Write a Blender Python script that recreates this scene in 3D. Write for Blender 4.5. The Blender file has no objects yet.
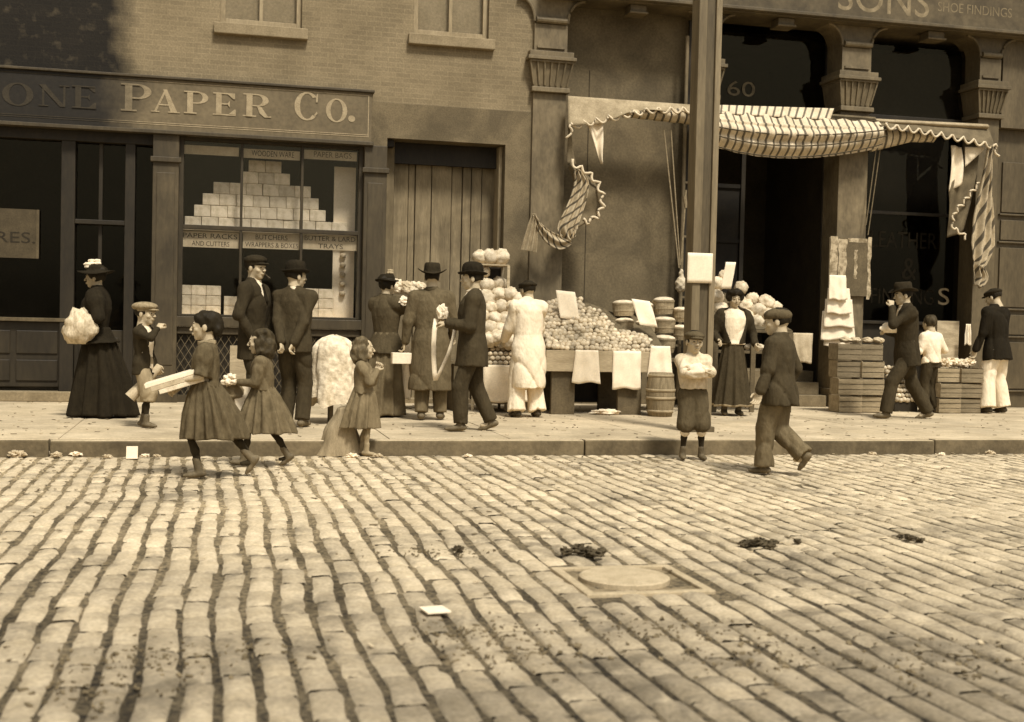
import bpy, math, random
import numpy as np
from mathutils import Vector, Matrix, noise as mnoise
random.seed(11); RNG = np.random.default_rng(11)
R_ = math.radians
scene = bpy.context.scene
# ------------------------------------------------------------------ camera
CAMH = 1.15; FPX = 1217.0; YAW = math.atan(297/1217.0); PITCH = math.atan(36.5/1217.0); ROLL = math.atan(0.023)
def cam_axes():
    fwd = Vector((math.sin(YAW)*math.cos(PITCH), math.cos(YAW)*math.cos(PITCH), -math.sin(PITCH)))
    right = Vector((math.cos(YAW), -math.sin(YAW), 0)); up = right.cross(fwd)
    c, s = math.cos(ROLL), math.sin(ROLL)       # picture content turned slightly clockwise
    return (right*c + up*s), (up*c - right*s), fwd
CR, CU, CF = cam_axes()
cam_d = bpy.data.cameras.new('camera'); cam = bpy.data.objects.new('camera', cam_d)
scene.collection.objects.link(cam); scene.camera = cam
cam.matrix_world = Matrix(((CR.x, CU.x, -CF.x, 0), (CR.y, CU.y, -CF.y, 0), (CR.z, CU.z, -CF.z, CAMH), (0, 0, 0, 1)))
cam_d.sensor_width = 36; cam_d.lens = FPX/1024*36; cam_d.clip_end = 2000; cam_d.clip_start = 0.05
cam_d.dof.use_dof = True; cam_d.dof.focus_distance = 14.0; cam_d.dof.aperture_fstop = 2.6
# ------------------------------------------------------------------ light
SUN_EL, SUN_AZ = R_(57), R_(166)     # azimuth measured from +Y clockwise: behind the camera, a little to its right
world = bpy.data.worlds.new('World'); scene.world = world; world.use_nodes = True
wn = world.node_tree; wn.nodes.clear()
w_out = wn.nodes.new('ShaderNodeOutputWorld'); w_bg = wn.nodes.new('ShaderNodeBackground')
w_sky = wn.nodes.new('ShaderNodeTexSky'); w_sky.sky_type = 'NISHITA'; w_sky.sun_disc = False
w_sky.sun_elevation = SUN_EL; w_sky.sun_rotation = SUN_AZ; w_sky.dust_density = 4.0
w_hs = wn.nodes.new('ShaderNodeHueSaturation'); w_hs.inputs['Saturation'].default_value = 0.0
wn.links.new(w_sky.outputs[0], w_hs.inputs['Color']); wn.links.new(w_hs.outputs[0], w_bg.inputs[0])
w_bg.inputs[1].default_value = 0.085; wn.links.new(w_bg.outputs[0], w_out.inputs[0])
sun_d = bpy.data.lights.new('sun', 'SUN'); sun_d.energy = 2.9; sun_d.angle = R_(9); sun_d.color = (1, .97, .92)
sun = bpy.data.objects.new('sun', sun_d); scene.collection.objects.link(sun)
sdir = Vector((math.sin(SUN_AZ)*math.cos(SUN_EL), math.cos(SUN_AZ)*math.cos(SUN_EL), math.sin(SUN_EL)))
sun.rotation_euler = sdir.to_track_quat('Z', 'Y').to_euler(); sun.location = (0, 0, 20)
vs = scene.view_settings; vs.view_transform = 'Standard'; vs.look = 'None'; vs.gamma = 1.0; vs.use_curve_mapping = False
vs.exposure = 0.48
scene.cycles.use_denoising = True; scene.cycles.max_bounces = 6
# ------------------------------------------------------------------ pixel -> place
F = 17.0; CURB = 11.77; ROADZ = -0.15
def ray(x, y): return (CR*(x-512) + CU*(361-y) + CF*FPX)
def onY(x, y, Y=F):
    r = ray(x, y); t = Y/r.y; return Vector((r.x*t, Y, CAMH + r.z*t))
def onZ(x, y, z=0.0):
    r = ray(x, y); t = (z-CAMH)/r.z; return Vector((r.x*t, r.y*t, z))
# ------------------------------------------------------------------ objects
C = scene.collection
MW = {}
def tag(o, label=None, cat=None, group=None, kind=None):
    if label: o['label'] = label
    if cat: o['category'] = cat
    if group: o['group'] = group
    if kind: o['kind'] = kind
    return o
def thing(name, label, cat, loc=(0, 0, 0), rz=0.0, group=None):
    o = bpy.data.objects.new(name, None); C.objects.link(o); o.location = loc; o.rotation_euler = (0, 0, rz)
    o.empty_display_size = .1
    MW[o.name] = Matrix.Translation(Vector(loc)) @ Matrix.Rotation(rz, 4, 'Z')
    return tag(o, label, cat, group)
def copy_tree(o, parent=None):
    c = o.copy(); C.objects.link(c)
    if parent is not None: c.parent = parent
    for ch in list(o.children): copy_tree(ch, c)
    return c
class MB:
    def __init__(s): s.v = []; s.f = []; s.mi = []; s.uv = None
    def add(s, vs_, fs, mi=0):
        b = len(s.v); s.v += [tuple(p) for p in vs_]; s.f += [tuple(b+i for i in f) for f in fs]; s.mi += [mi]*len(fs); return s
    def box(s, x0, x1, y0, y1, z0, z1, mi=0):
        if x1 < x0: x0, x1 = x1, x0
        if y1 < y0: y0, y1 = y1, y0
        if z1 < z0: z0, z1 = z1, z0
        v = [(x0,y0,z0),(x1,y0,z0),(x1,y1,z0),(x0,y1,z0),(x0,y0,z1),(x1,y0,z1),(x1,y1,z1),(x0,y1,z1)]
        return s.add(v, [(0,3,2,1),(4,5,6,7),(0,1,5,4),(1,2,6,5),(2,3,7,6),(3,0,4,7)], mi)
    def obox(s, c, ax, ay, az, mi=0):     # oriented box, half-axis vectors
        c = Vector(c); ax = Vector(ax); ay = Vector(ay); az = Vector(az)
        v = [c+ax*i+ay*j+az*k for k in (-1, 1) for (i, j) in ((-1,-1),(1,-1),(1,1),(-1,1))]
        return s.add(v, [(0,3,2,1),(4,5,6,7),(0,1,5,4),(1,2,6,5),(2,3,7,6),(3,0,4,7)], mi)
    def bar(s, a, b, w, h=None, up=(0, 0, 1), mi=0):
        a = Vector(a); b = Vector(b); d = b-a; n = d.normalized(); u = Vector(up)
        if abs(n.dot(u)) > .98: u = Vector((0, 1, 0))
        sx = n.cross(u).normalized(); sz = sx.cross(n)
        return s.obox((a+b)/2, sx*w/2, n*d.length/2, sz*(h or w)/2, mi)
    def tube(s, pts, rad, seg=8, mi=0, cap=True):
        pts = [Vector(p) for p in pts]; n = len(pts); rad = [rad]*n if not hasattr(rad, '__len__') else rad
        b = len(s.v)
        for i, p in enumerate(pts):
            t = (pts[min(i+1, n-1)]-pts[max(i-1, 0)]).normalized(); u = Vector((0, 0, 1))
            if abs(t.z) > .9: u = Vector((1, 0, 0))
            a = t.cross(u).normalized(); c = a.cross(t)
            for k in range(seg):
                q = 2*math.pi*k/seg; s.v.append(tuple(p + (a*math.cos(q)+c*math.sin(q))*rad[i]))
        for i in range(n-1):
            for k in range(seg):
                s.f.append((b+i*seg+k, b+i*seg+(k+1) % seg, b+(i+1)*seg+(k+1) % seg, b+(i+1)*seg+k)); s.mi.append(mi)
        if cap:
            s.f.append(tuple(b+k for k in range(seg))[::-1]); s.f.append(tuple(b+(n-1)*seg+k for k in range(seg))); s.mi += [mi, mi]
        return s
    def lathe(s, prof, c=(0, 0, 0), seg=20, sx=1, sy=1, mi=0):
        b = len(s.v); c = Vector(c)
        for r, z in prof:
            for k in range(seg):
                q = 2*math.pi*k/seg; s.v.append((c.x+r*sx*math.cos(q), c.y+r*sy*math.sin(q), c.z+z))
        for i in range(len(prof)-1):
            for k in range(seg):
                s.f.append((b+i*seg+k, b+i*seg+(k+1) % seg, b+(i+1)*seg+(k+1) % seg, b+(i+1)*seg+k)); s.mi.append(mi)
        s.f.append(tuple(b+k for k in range(seg))[::-1]); s.f.append(tuple(b+(len(prof)-1)*seg+k for k in range(seg))); s.mi += [mi, mi]
        return s
    def prism(s, poly, y0, y1, mi=0):       # polygon in X,Z pushed along Y
        n = len(poly); b = len(s.v)
        s.v += [(x, y0, z) for x, z in poly] + [(x, y1, z) for x, z in poly]
        s.f.append(tuple(b+i for i in range(n))); s.f.append(tuple(b+n+i for i in range(n))[::-1]); s.mi += [mi, mi]
        for i in range(n):
            j = (i+1) % n; s.f.append((b+i, b+n+i, b+n+j, b+j)); s.mi.append(mi)
        return s
    def build(s, name, mat, parent=None, smooth=False, bev=0, solid=0, local=False, fix=True):
        me = bpy.data.meshes.new(name); me.from_pydata(s.v, [], s.f)
        if parent is not None and not local: me.transform(MW[parent.name].inverted())
        for m in (mat if isinstance(mat, (list, tuple)) else [mat]): me.materials.append(m)
        if any(s.mi): me.polygons.foreach_set('material_index', s.mi)
        if smooth: me.polygons.foreach_set('use_smooth', [True]*len(me.polygons))
        if s.uv:
            uvl = me.uv_layers.new(name='UVMap'); li = [l.vertex_index for l in me.loops]
            uvl.data.foreach_set('uv', [c for i in li for c in s.uv[i]])
        me.update(); me.validate()
        o = bpy.data.objects.new(name, me); C.objects.link(o)
        if parent is not None: o.parent = parent
        if bev:
            m = o.modifiers.new('edges', 'BEVEL'); m.width = bev; m.segments = 2; m.limit_method = 'ANGLE'; m.angle_limit = R_(40)
        if solid:
            m = o.modifiers.new('thickness', 'SOLIDIFY'); m.thickness = solid; m.offset = 0
        return o
def wall_sheet(mb, x0, x1, z0, z1, holes, yf, depth):   # front face with openings and their reveals
    xs = sorted({x0, x1, *[h[0] for h in holes], *[h[1] for h in holes]}); zs = sorted({z0, z1, *[h[2] for h in holes], *[h[3] for h in holes]})
    xs = [x for x in xs if x0 <= x <= x1]; zs = [z for z in zs if z0 <= z <= z1]
    for a, b in zip(xs, xs[1:]):
        for c, d in zip(zs, zs[1:]):
            mx, mz = (a+b)/2, (c+d)/2
            if any(h[0] < mx < h[1] and h[2] < mz < h[3] for h in holes): continue
            mb.add([(a, yf, c), (b, yf, c), (b, yf, d), (a, yf, d)], [(0, 1, 2, 3)])
    for a, b, c, d in holes:
        y2 = yf+depth
        mb.add([(a,yf,c),(a,y2,c),(a,y2,d),(a,yf,d)], [(0,1,2,3)]); mb.add([(b,yf,c),(b,y2,c),(b,y2,d),(b,yf,d)], [(3,2,1,0)])
        mb.add([(a,yf,c),(b,yf,c),(b,y2,c),(a,y2,c)], [(0,1,2,3)]); mb.add([(a,yf,d),(b,yf,d),(b,y2,d),(a,y2,d)], [(3,2,1,0)])
    mb.add([(x0,yf,z0),(x0,yf+depth,z0),(x0,yf+depth,z1),(x0,yf,z1)], [(0,1,2,3)]); mb.add([(x1,yf,z0),(x1,yf+depth,z0),(x1,yf+depth,z1),(x1,yf,z1)], [(3,2,1,0)])
    return mb
# ------------------------------------------------------------------ materials (a sepia print: every surface keeps one warm hue)
def sep(v):
    v = max(v, 0.001); k = min(1, v/0.8)
    return (min(1, v*1.10), min(1, v*(.80+.12*k)), min(1, v*(.38+.26*k)), 1)
def nd(nt, t, **kw):
    n = nt.nodes.new(t)
    for k, val in kw.items(): setattr(n, k, val)
    return n
MATS = {}
def mat(name, v, v2=None, scale=6.0, rough=.85, bump=.15, detail=6, stretch=(1, 1, 1), spec=.25, bscale=None, fine=0.12, coords='Object', contrast=(.35, .65), bdist=.01):
    if name in MATS: return MATS[name]
    m = bpy.data.materials.new(name); m.use_nodes = True; nt = m.node_tree; nt.nodes.clear(); L = nt.links.new
    out = nd(nt, 'ShaderNodeOutputMaterial'); b = nd(nt, 'ShaderNodeBsdfPrincipled'); L(b.outputs[0], out.inputs[0])
    tc = nd(nt, 'ShaderNodeTexCoord'); mp = nd(nt, 'ShaderNodeMapping'); mp.inputs['Scale'].default_value = stretch
    L(tc.outputs[coords], mp.inputs[0])
    n1 = nd(nt, 'ShaderNodeTexNoise'); n1.inputs['Scale'].default_value = scale; n1.inputs['Detail'].default_value = detail; n1.inputs['Roughness'].default_value = .6
    L(mp.outputs[0], n1.inputs['Vector'])
    cr = nd(nt, 'ShaderNodeValToRGB'); cr.color_ramp.elements[0].position = contrast[0]; cr.color_ramp.elements[1].position = contrast[1]
    v2 = v*.72 if v2 is None else v2
    cr.color_ramp.elements[0].color = sep(v2); cr.color_ramp.elements[1].color = sep(v); L(n1.outputs['Fac'], cr.inputs[0])
    n2 = nd(nt, 'ShaderNodeTexNoise'); n2.inputs['Scale'].default_value = bscale or scale*9; n2.inputs['Detail'].default_value = 4
    L(mp.outputs[0], n2.inputs['Vector'])
    mr = nd(nt, 'ShaderNodeMapRange'); mr.inputs['To Min'].default_value = 1-fine*1.6; mr.inputs['To Max'].default_value = 1+fine; mr.inputs['From Min'].default_value = .3; mr.inputs['From Max'].default_value = .7
    L(n2.outputs['Fac'], mr.inputs['Value'])
    mx = nd(nt, 'ShaderNodeMix', data_type='RGBA', blend_type='MULTIPLY'); mx.inputs[0].default_value = 1
    L(cr.outputs[0], mx.inputs['A']); L(mr.outputs[0], mx.inputs['B']); L(mx.outputs['Result'], b.inputs['Base Color'])
    bp = nd(nt, 'ShaderNodeBump'); bp.inputs['Strength'].default_value = bump; bp.inputs['Distance'].default_value = bdist
    L(n2.outputs['Fac'], bp.inputs['Height']); L(bp.outputs[0], b.inputs['Normal'])
    b.inputs['Roughness'].default_value = rough; b.inputs['Specular IOR Level'].default_value = spec
    MATS[name] = m; return m
def base_mix(m, make):   # insert a multiplier before Base Color; make(nt, L) -> socket
    nt = m.node_tree; L = nt.links.new; b = next(n for n in nt.nodes if n.type == 'BSDF_PRINCIPLED')
    src = b.inputs['Base Color'].links[0].from_socket
    mx = nd(nt, 'ShaderNodeMix', data_type='RGBA', blend_type='MULTIPLY'); mx.inputs[0].default_value = 1
    L(src, mx.inputs['A']); L(make(nt, L), mx.inputs['B']); L(mx.outputs['Result'], b.inputs['Base Color']); return m
def glass_mat(name, gl=.05, tint=.9):
    m = bpy.data.materials.new(name); m.use_nodes = True; nt = m.node_tree; nt.nodes.clear(); L = nt.links.new
    out = nd(nt, 'ShaderNodeOutputMaterial'); t = nd(nt, 'ShaderNodeBsdfTransparent'); t.inputs[0].default_value = (tint, tint, tint, 1)
    g = nd(nt, 'ShaderNodeBsdfGlossy'); g.inputs['Roughness'].default_value = .04; g.inputs['Color'].default_value = (1, .84, .5, 1); mx = nd(nt, 'ShaderNodeMixShader'); mx.inputs[0].default_value = gl
    tc = nd(nt, 'ShaderNodeTexCoord'); n = nd(nt, 'ShaderNodeTexNoise'); n.inputs['Scale'].default_value = 2.0; bp = nd(nt, 'ShaderNodeBump'); bp.inputs['Strength'].default_value = .02; bp.inputs['Distance'].default_value = .02
    L(tc.outputs['Object'], n.inputs['Vector']); L(n.outputs[0], bp.inputs['Height']); L(bp.outputs[0], g.inputs['Normal'])
    L(t.outputs[0], mx.inputs[1]); L(g.outputs[0], mx.inputs[2]); L(mx.outputs[0], out.inputs[0]); return m
GLASS = glass_mat('window_glass', .02); GLASSD = glass_mat('dirty_glass', .012, .6)
LEFT_DARK_X = onY(128, 60).x
def left_dark(nt, L):      # dark tone painted into the far left of the wall and the sign
    tc = nd(nt, 'ShaderNodeTexCoord'); n = nd(nt, 'ShaderNodeTexNoise'); n.inputs['Scale'].default_value = 2.2; n.inputs['Detail'].default_value = 7; L(tc.outputs['Object'], n.inputs['Vector'])
    sx = nd(nt, 'ShaderNodeSeparateXYZ'); ge = nd(nt, 'ShaderNodeNewGeometry'); L(ge.outputs['Position'], sx.inputs[0])
    a = nd(nt, 'ShaderNodeMath', operation='MULTIPLY_ADD'); a.inputs[1].default_value = .7; a.inputs[2].default_value = -.35; L(n.outputs['Fac'], a.inputs[0])
    b = nd(nt, 'ShaderNodeMath', operation='ADD'); L(sx.outputs['X'], b.inputs[0]); L(a.outputs[0], b.inputs[1])
    mr = nd(nt, 'ShaderNodeMapRange'); mr.inputs['From Min'].default_value = LEFT_DARK_X-.22; mr.inputs['From Max'].default_value = LEFT_DARK_X+.14
    L(b.outputs[0], mr.inputs['Value']); 
    n2 = nd(nt, 'ShaderNodeTexNoise'); n2.inputs['Scale'].default_value = 7; n2.inputs['Detail'].default_value = 8; L(tc.outputs['Object'], n2.inputs['Vector'])
    mr2 = nd(nt, 'ShaderNodeMapRange'); mr2.inputs['From Min'].default_value = .55; mr2.inputs['From Max'].default_value = .8; mr2.inputs['To Min'].default_value = .07; mr2.inputs['To Max'].default_value = .30; L(n2.outputs['Fac'], mr2.inputs['Value'])
    L(mr2.outputs[0], mr.inputs['To Min']); mr.inputs['To Max'].default_value = 1; return mr.outputs[0]
def randf(lo, hi):
    def f(nt, L):
        o = nd(nt, 'ShaderNodeObjectInfo'); mr = nd(nt, 'ShaderNodeMapRange'); mr.inputs['To Min'].default_value = lo; mr.inputs['To Max'].default_value = hi; L(o.outputs['Random'], mr.inputs['Value']); return mr.outputs[0]
    return f
def grimef(scale, lo, a=.4, b=.6):
    def f(nt, L):
        tc = nd(nt, 'ShaderNodeTexCoord'); n = nd(nt, 'ShaderNodeTexNoise'); n.inputs['Scale'].default_value = scale; n.inputs['Detail'].default_value = 8; n.inputs['Roughness'].default_value = .65; n.inputs['Distortion'].default_value = .6; L(tc.outputs['Object'], n.inputs['Vector'])
        mr = nd(nt, 'ShaderNodeMapRange'); mr.inputs['From Min'].default_value = a; mr.inputs['From Max'].default_value = b; mr.inputs['To Min'].default_value = lo; mr.inputs['To Max'].default_value = 1.05; L(n.outputs['Fac'], mr.inputs['Value']); return mr.outputs[0]
    return f
def left_dark_soft(nt, L):
    o = left_dark(nt, L); n = o.node; n.inputs['From Min'].default_value = LEFT_DARK_X-.35; n.inputs['From Max'].default_value = LEFT_DARK_X+.45
    for l in list(n.inputs['To Min'].links): nt.links.remove(l)
    n.inputs['To Min'].default_value = .12; return o
def brickf(nt, L):
    tc = nd(nt, 'ShaderNodeTexCoord'); sx = nd(nt, 'ShaderNodeSeparateXYZ'); cb = nd(nt, 'ShaderNodeCombineXYZ'); L(tc.outputs['Object'], sx.inputs[0])
    L(sx.outputs['X'], cb.inputs['X']); L(sx.outputs['Z'], cb.inputs['Y'])
    b = nd(nt, 'ShaderNodeTexBrick'); b.inputs['Scale'].default_value = 1; b.inputs['Brick Width'].default_value = .21; b.inputs['Row Height'].default_value = .068; b.inputs['Mortar Size'].default_value = .007
    b.inputs['Color1'].default_value = (1.05, 1.05, 1.05, 1); b.inputs['Color2'].default_value = (.88, .88, .88, 1); b.inputs['Mortar'].default_value = (1.12, 1.12, 1.12, 1); b.inputs['Bias'].default_value = .1
    L(cb.outputs[0], b.inputs['Vector']); return b.outputs['Color']
M_BRICK = base_mix(base_mix(mat('painted_brick', .235, .175, 1.4, bump=.4, bscale=40), brickf), left_dark)
M_BROWNSTONE = mat('brownstone', .165, .125, 1.6, bump=.25, bscale=60)
M_SIGN = base_mix(mat('sign_paint', .155, .115, 2.0, rough=.6), left_dark_soft)
M_SIGNL = base_mix(mat('sign_lettering_paint', .36, .27, 9), left_dark_soft)
M_TRIM = mat('dark_painted_timber', .05, .035, 3, stretch=(1, 1, .3), rough=.55)
M_PILA = mat('worn_painted_pilaster', .085, .055, 3, stretch=(1, 1, .25), rough=.6)
M_PILB = mat('pilaster_paint', .07, .045, 3, stretch=(1, 1, .25), rough=.6)
M_DARK = mat('black_interior', .05, .035, 3)
M_DARK2 = mat('dark_panel_paint', .028, .018, 3, stretch=(1, 1, .3), rough=.6)
M_PLANK = mat('weathered_shutter_boards', .24, .16, 5, stretch=(3, 3, .25), bump=.3)
M_JAMB = mat('light_jamb_paint', .34, .26, 4, stretch=(1, 1, .3))
M_SILL = mat('stone_sill', .27, .20, 5)
M_IRON = mat('painted_cast_iron', .20, .14, 3, stretch=(1, 1, .4), rough=.6, bump=.2)
M_IRON2 = mat('grey_painted_iron_column', .13, .09, 3, stretch=(1, 1, .4), rough=.6, bump=.2)
M_PANEL = mat('faded_canvas_blind', .155, .115, 1.2, bump=.2, bscale=30)
M_BLIND = mat('roller_blind', .33, .27, 3)
M_FASCIA = mat('fascia_paint', .125, .08, 1.5, rough=.6)
M_GOLD = mat('faded_gilt_letters', .33, .18, 12, rough=.5)
M_DIMGOLD = mat('dull_gilt_letters', .013, .008, 14, rough=.9, spec=.05, contrast=(.45, .6))
M_WOODD = mat('dark_stall_timber', .13, .08, 4, stretch=(1, 1, 1))
M_WOODL = mat('pale_stall_timber', .42, .30, 4, stretch=(.5, 3, 3), bump=.25)
M_CRATE = mat('crate_pine', .34, .18, 5, stretch=(.6, 3, 3), bump=.3)
M_CRATE2 = mat('pale_crate_pine', .46, .28, 5, stretch=(.6, 3, 3), bump=.3)
M_PAPER = mat('white_paper', .80, .72, 5, fine=.05, bump=.08)
M_PKG = mat('package_paper', .74, .48, 11, fine=.12, contrast=(.3, .6))
M_PAPERD = mat('buff_paper', .52, .38, 6, fine=.08)
M_CLOTHW = mat('white_cloth', .78, .66, 6, fine=.06, bump=.2)
M_INK = mat('black_ink', .03, .02, 20)
M_INKS = mat('faded_ink', .16, .07, 30, contrast=(.4, .6))
M_LEAFW = mat('cabbage_leaf', .72, .46, 14, fine=.15, rough=.6)
M_FRUIT = mat('pale_fruit_skin', .66, .46, 9, fine=.15, rough=.5)
M_FRUITD = mat('dull_fruit_skin', .46, .30, 9, fine=.15, rough=.5)
M_POLE = mat('pole_paint', .11, .075, 3, stretch=(2, 2, .3), rough=.6)
M_POLEL = mat('pole_flange_paint', .34, .22, 3, stretch=(2, 2, .3), rough=.6)
M_SIDE = mat('flagstone', .52, .42, 1.6, bump=.15, bscale=40, fine=.10)
base_mix(base_mix(M_SIDE, grimef(.8, .78)), grimef(7, .88, .35, .6))
for q_ in (M_BROWNSTONE, M_PANEL, M_IRON, M_FASCIA, M_PLANK, M_PILA): base_mix(q_, grimef(1.7, .72))
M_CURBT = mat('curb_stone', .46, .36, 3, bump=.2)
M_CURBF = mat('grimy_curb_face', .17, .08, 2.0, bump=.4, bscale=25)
for q_ in (M_CRATE, M_CRATE2, M_FRUIT, M_FRUITD): base_mix(q_, randf(.62, 1.12))
for q_ in (M_PKG, M_LEAFW): base_mix(q_, randf(.8, 1.1))
M_DUNG = mat('dung', .10, .05, 20, bump=.8)
M_SKIN = mat('skin', .46, .40, 8, rough=.6, fine=.04, bump=.03)
M_SKIND = mat('tanned_skin', .38, .32, 8, rough=.6, fine=.04, bump=.03)
M_FEAT = mat('eye_and_brow', .05, .04, 20)
M_LIP = mat('lips', .24, .2, 20)
# ------------------------------------------------------------------ ground
def ground():
    m = MB(); m.add([(-600, -600, -.2), (700, -600, -.2), (700, 700, -.2), (-600, 700, -.2)], [(0, 1, 2, 3)])
    tag(m.build('ground', M_DIRT), kind='structure')
M_DIRT = mat('joint_dirt', .26, .09, 2.5, bump=.9, bscale=45, fine=.55)
M_STONE = mat('granite_sett', .57, .46, 9, bump=.5, bscale=55, fine=.16)
def tonef(nt, L):
    a = nd(nt, 'ShaderNodeAttribute'); a.attribute_name = 'tone'; return a.outputs['Fac']
def dirtf(nt, L):
    tc = nd(nt, 'ShaderNodeTexCoord'); n = nd(nt, 'ShaderNodeTexNoise'); n.inputs['Scale'].default_value = .9; n.inputs['Detail'].default_value = 5; L(tc.outputs['Object'], n.inputs['Vector'])
    mr = nd(nt, 'ShaderNodeMapRange'); mr.inputs['From Min'].default_value = .32; mr.inputs['From Max'].default_value = .55; mr.inputs['To Min'].default_value = .80; mr.inputs['To Max'].default_value = 1.03; L(n.outputs['Fac'], mr.inputs['Value']); return mr.outputs[0]
def near_falloff(nt, L):      # lens falloff painted into the setts: darker near the camera, broken by noise
    tc = nd(nt, 'ShaderNodeTexCoord'); sx = nd(nt, 'ShaderNodeSeparateXYZ'); L(tc.outputs['Object'], sx.inputs[0]); n = nd(nt, 'ShaderNodeTexNoise'); n.inputs['Scale'].default_value = 2.3; n.inputs['Detail'].default_value = 7; L(tc.outputs['Object'], n.inputs['Vector'])
    a = nd(nt, 'ShaderNodeMath', operation='MULTIPLY_ADD'); a.inputs[1].default_value = 7; L(n.outputs['Fac'], a.inputs[0]); L(sx.outputs['Y'], a.inputs[2])
    mr = nd(nt, 'ShaderNodeMapRange'); mr.inputs['From Min'].default_value = 7; mr.inputs['From Max'].default_value = 11; mr.inputs['To Min'].default_value = .50; mr.inputs['To Max'].default_value = 1.0; L(a.outputs[0], mr.inputs['Value']); return mr.outputs[0]
base_mix(base_mix(base_mix(base_mix(M_STONE, tonef), dirtf), near_falloff), grimef(2.6, .62, .36, .47))
base_mix(M_DIRT, dirtf)
def dustf(nt, L):       # dry dust lies thicker in the joints towards the gutter
    tc = nd(nt, 'ShaderNodeTexCoord'); sx = nd(nt, 'ShaderNodeSeparateXYZ'); L(tc.outputs['Object'], sx.inputs[0]); n = nd(nt, 'ShaderNodeTexNoise'); n.inputs['Scale'].default_value = 1.1; n.inputs['Detail'].default_value = 5; L(tc.outputs['Object'], n.inputs['Vector'])
    a = nd(nt, 'ShaderNodeMath', operation='MULTIPLY_ADD'); a.inputs[1].default_value = 7; L(n.outputs['Fac'], a.inputs[0]); L(sx.outputs['Y'], a.inputs[2])
    mr = nd(nt, 'ShaderNodeMapRange'); mr.inputs['From Min'].default_value = 7; mr.inputs['From Max'].default_value = 14; mr.inputs['To Min'].default_value = .34; mr.inputs['To Max'].default_value = 1.5; L(a.outputs[0], mr.inputs['Value']); return mr.outputs[0]
base_mix(M_DIRT, dustf)
def road():
    # dirt bed that the setts sit in, then every sett as a rounded cap; one mesh
    V_, F_, T_, MI = [], [], [], []
    x0, x1, y0, y1 = -9.0, 22.0, 1.2, CURB-.02
    MHC = onZ(630, 579, ROADZ); mhr = .24
    px = x0; row = 0; nb = 0
    profv = [0, .045, .5, .955, 1]; prof = [0, .11, .5, .89, 1]; hz = [-.022, -.0045, .001, -.0045, -.022]
    while px < x1:
        w = random.uniform(.132, .156); st = random.uniform(-.3, 0); y = y0+st
        gap = random.uniform(.010, .022)
        while y < y1:
            l = random.uniform(.23, .37); ya, yb = y+.0015, min(y+l-.0015, y1); y += l
            if yb-ya < .08: continue
            cx, cy = px+w/2, (ya+yb)/2
            if abs(cx-MHC.x-.02) < .36 and abs(cy-MHC.y) < .36: continue
            wob = lambda Y_, X_: .02*math.sin(Y_*.9+X_*.35)+.010*math.sin(Y_*3.1+X_*1.7)+.012*mnoise.noise(Vector((X_*2, Y_*2, 5)))
            ww = (w-gap)*random.uniform(.90, 1.03); dz = random.gauss(0, .0022); tx, ty = random.gauss(0, .02), random.gauss(0, .008)
            jx = random.gauss(0, .005); t = min(1.15, max(.66, random.gauss(.97, .06)))
            b = len(V_); jit = [[random.gauss(0, .0045) for _ in range(5)] for _ in range(10)]
            for i, u in enumerate(prof):
                for j, v in enumerate(profv):
                    h = min(hz[i], hz[j]*.38) + (-.004 if (i in (1, 3) and j in (1, 3)) else 0)
                    ins_u = .12*ww if j in (0, 4) else 0; ins_v = .05*(yb-ya) if i in (0, 4) else 0
                    uu = (u-.5)*(ww-ins_u*.5); vv = (v-.5)*((yb-ya)-ins_v*.5)
                    Y_ = cy+vv+jit[5+i][j]; X_ = cx+jx+uu+jit[i][j]+wob(cy+vv, cx)
                    V_.append((X_, Y_, ROADZ+dz+h+tx*uu+ty*vv+.003*mnoise.noise(Vector((X_*18, Y_*18, 0))))); T_.append(t)
            for i in range(4):
                for j in range(4):
                    q = b+i*5+j; F_.append((q, q+5, q+6, q+1)); MI.append(0)
        px += w; row += 1
    b = len(V_); nx, ny = 240, 90
    for i in range(nx+1):
        for j in range(ny+1):
            X_ = x0-1+(x1-x0+2)*i/nx; Y_ = y0-.3+(CURB-y0+.3)*j/ny
            V_.append((X_, Y_, ROADZ-.0165+.006*min(1, max(0, (Y_-3.5)/6))+.005*mnoise.noise(Vector((X_*5, Y_*5, 3))))); T_.append(1)
    for i in range(nx):
        for j in range(ny):
            q = b+i*(ny+1)+j; F_.append((q, q+ny+1, q+ny+2, q+1)); MI.append(1)
    me = bpy.data.meshes.new('road'); me.from_pydata(V_, [], F_); me.materials.append(M_STONE); me.materials.append(M_DIRT)
    me.polygons.foreach_set('material_index', MI); me.polygons.foreach_set('use_smooth', [True]*len(F_))
    a = me.attributes.new('tone', 'FLOAT', 'POINT'); a.data.foreach_set('value', T_)
    o = bpy.data.objects.new('road', me); C.objects.link(o); tag(o, kind='structure')
    # the old cover in its square frame
    t = thing('manhole_cover', 'round iron manhole cover in a square stone frame sunk in the cobbles', 'manhole cover', (MHC.x, MHC.y, ROADZ))
    fr = MB(); a = .335
    for (xa, xb, ya, yb) in ((-a, a, -a, -a+.05), (-a, a, a-.05, a), (-a, -a+.05, -a+.05, a-.05), (a-.05, a, -a+.05, a-.05)):
        fr.box(MHC.x+xa, MHC.x+xb, MHC.y+ya, MHC.y+yb, ROADZ-.05, ROADZ+.004)
    fr.build('frame', mat('frame_stone', .44, .34, 6), t, bev=.006)
    fl = MB(); fl.box(MHC.x-a+.05, MHC.x+a-.05, MHC.y-a+.05, MHC.y+a-.05, ROADZ-.05, ROADZ-.014); fl.build('bedding', mat('cover_bedding', .26, .14, 12, bump=.8), t)
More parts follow.
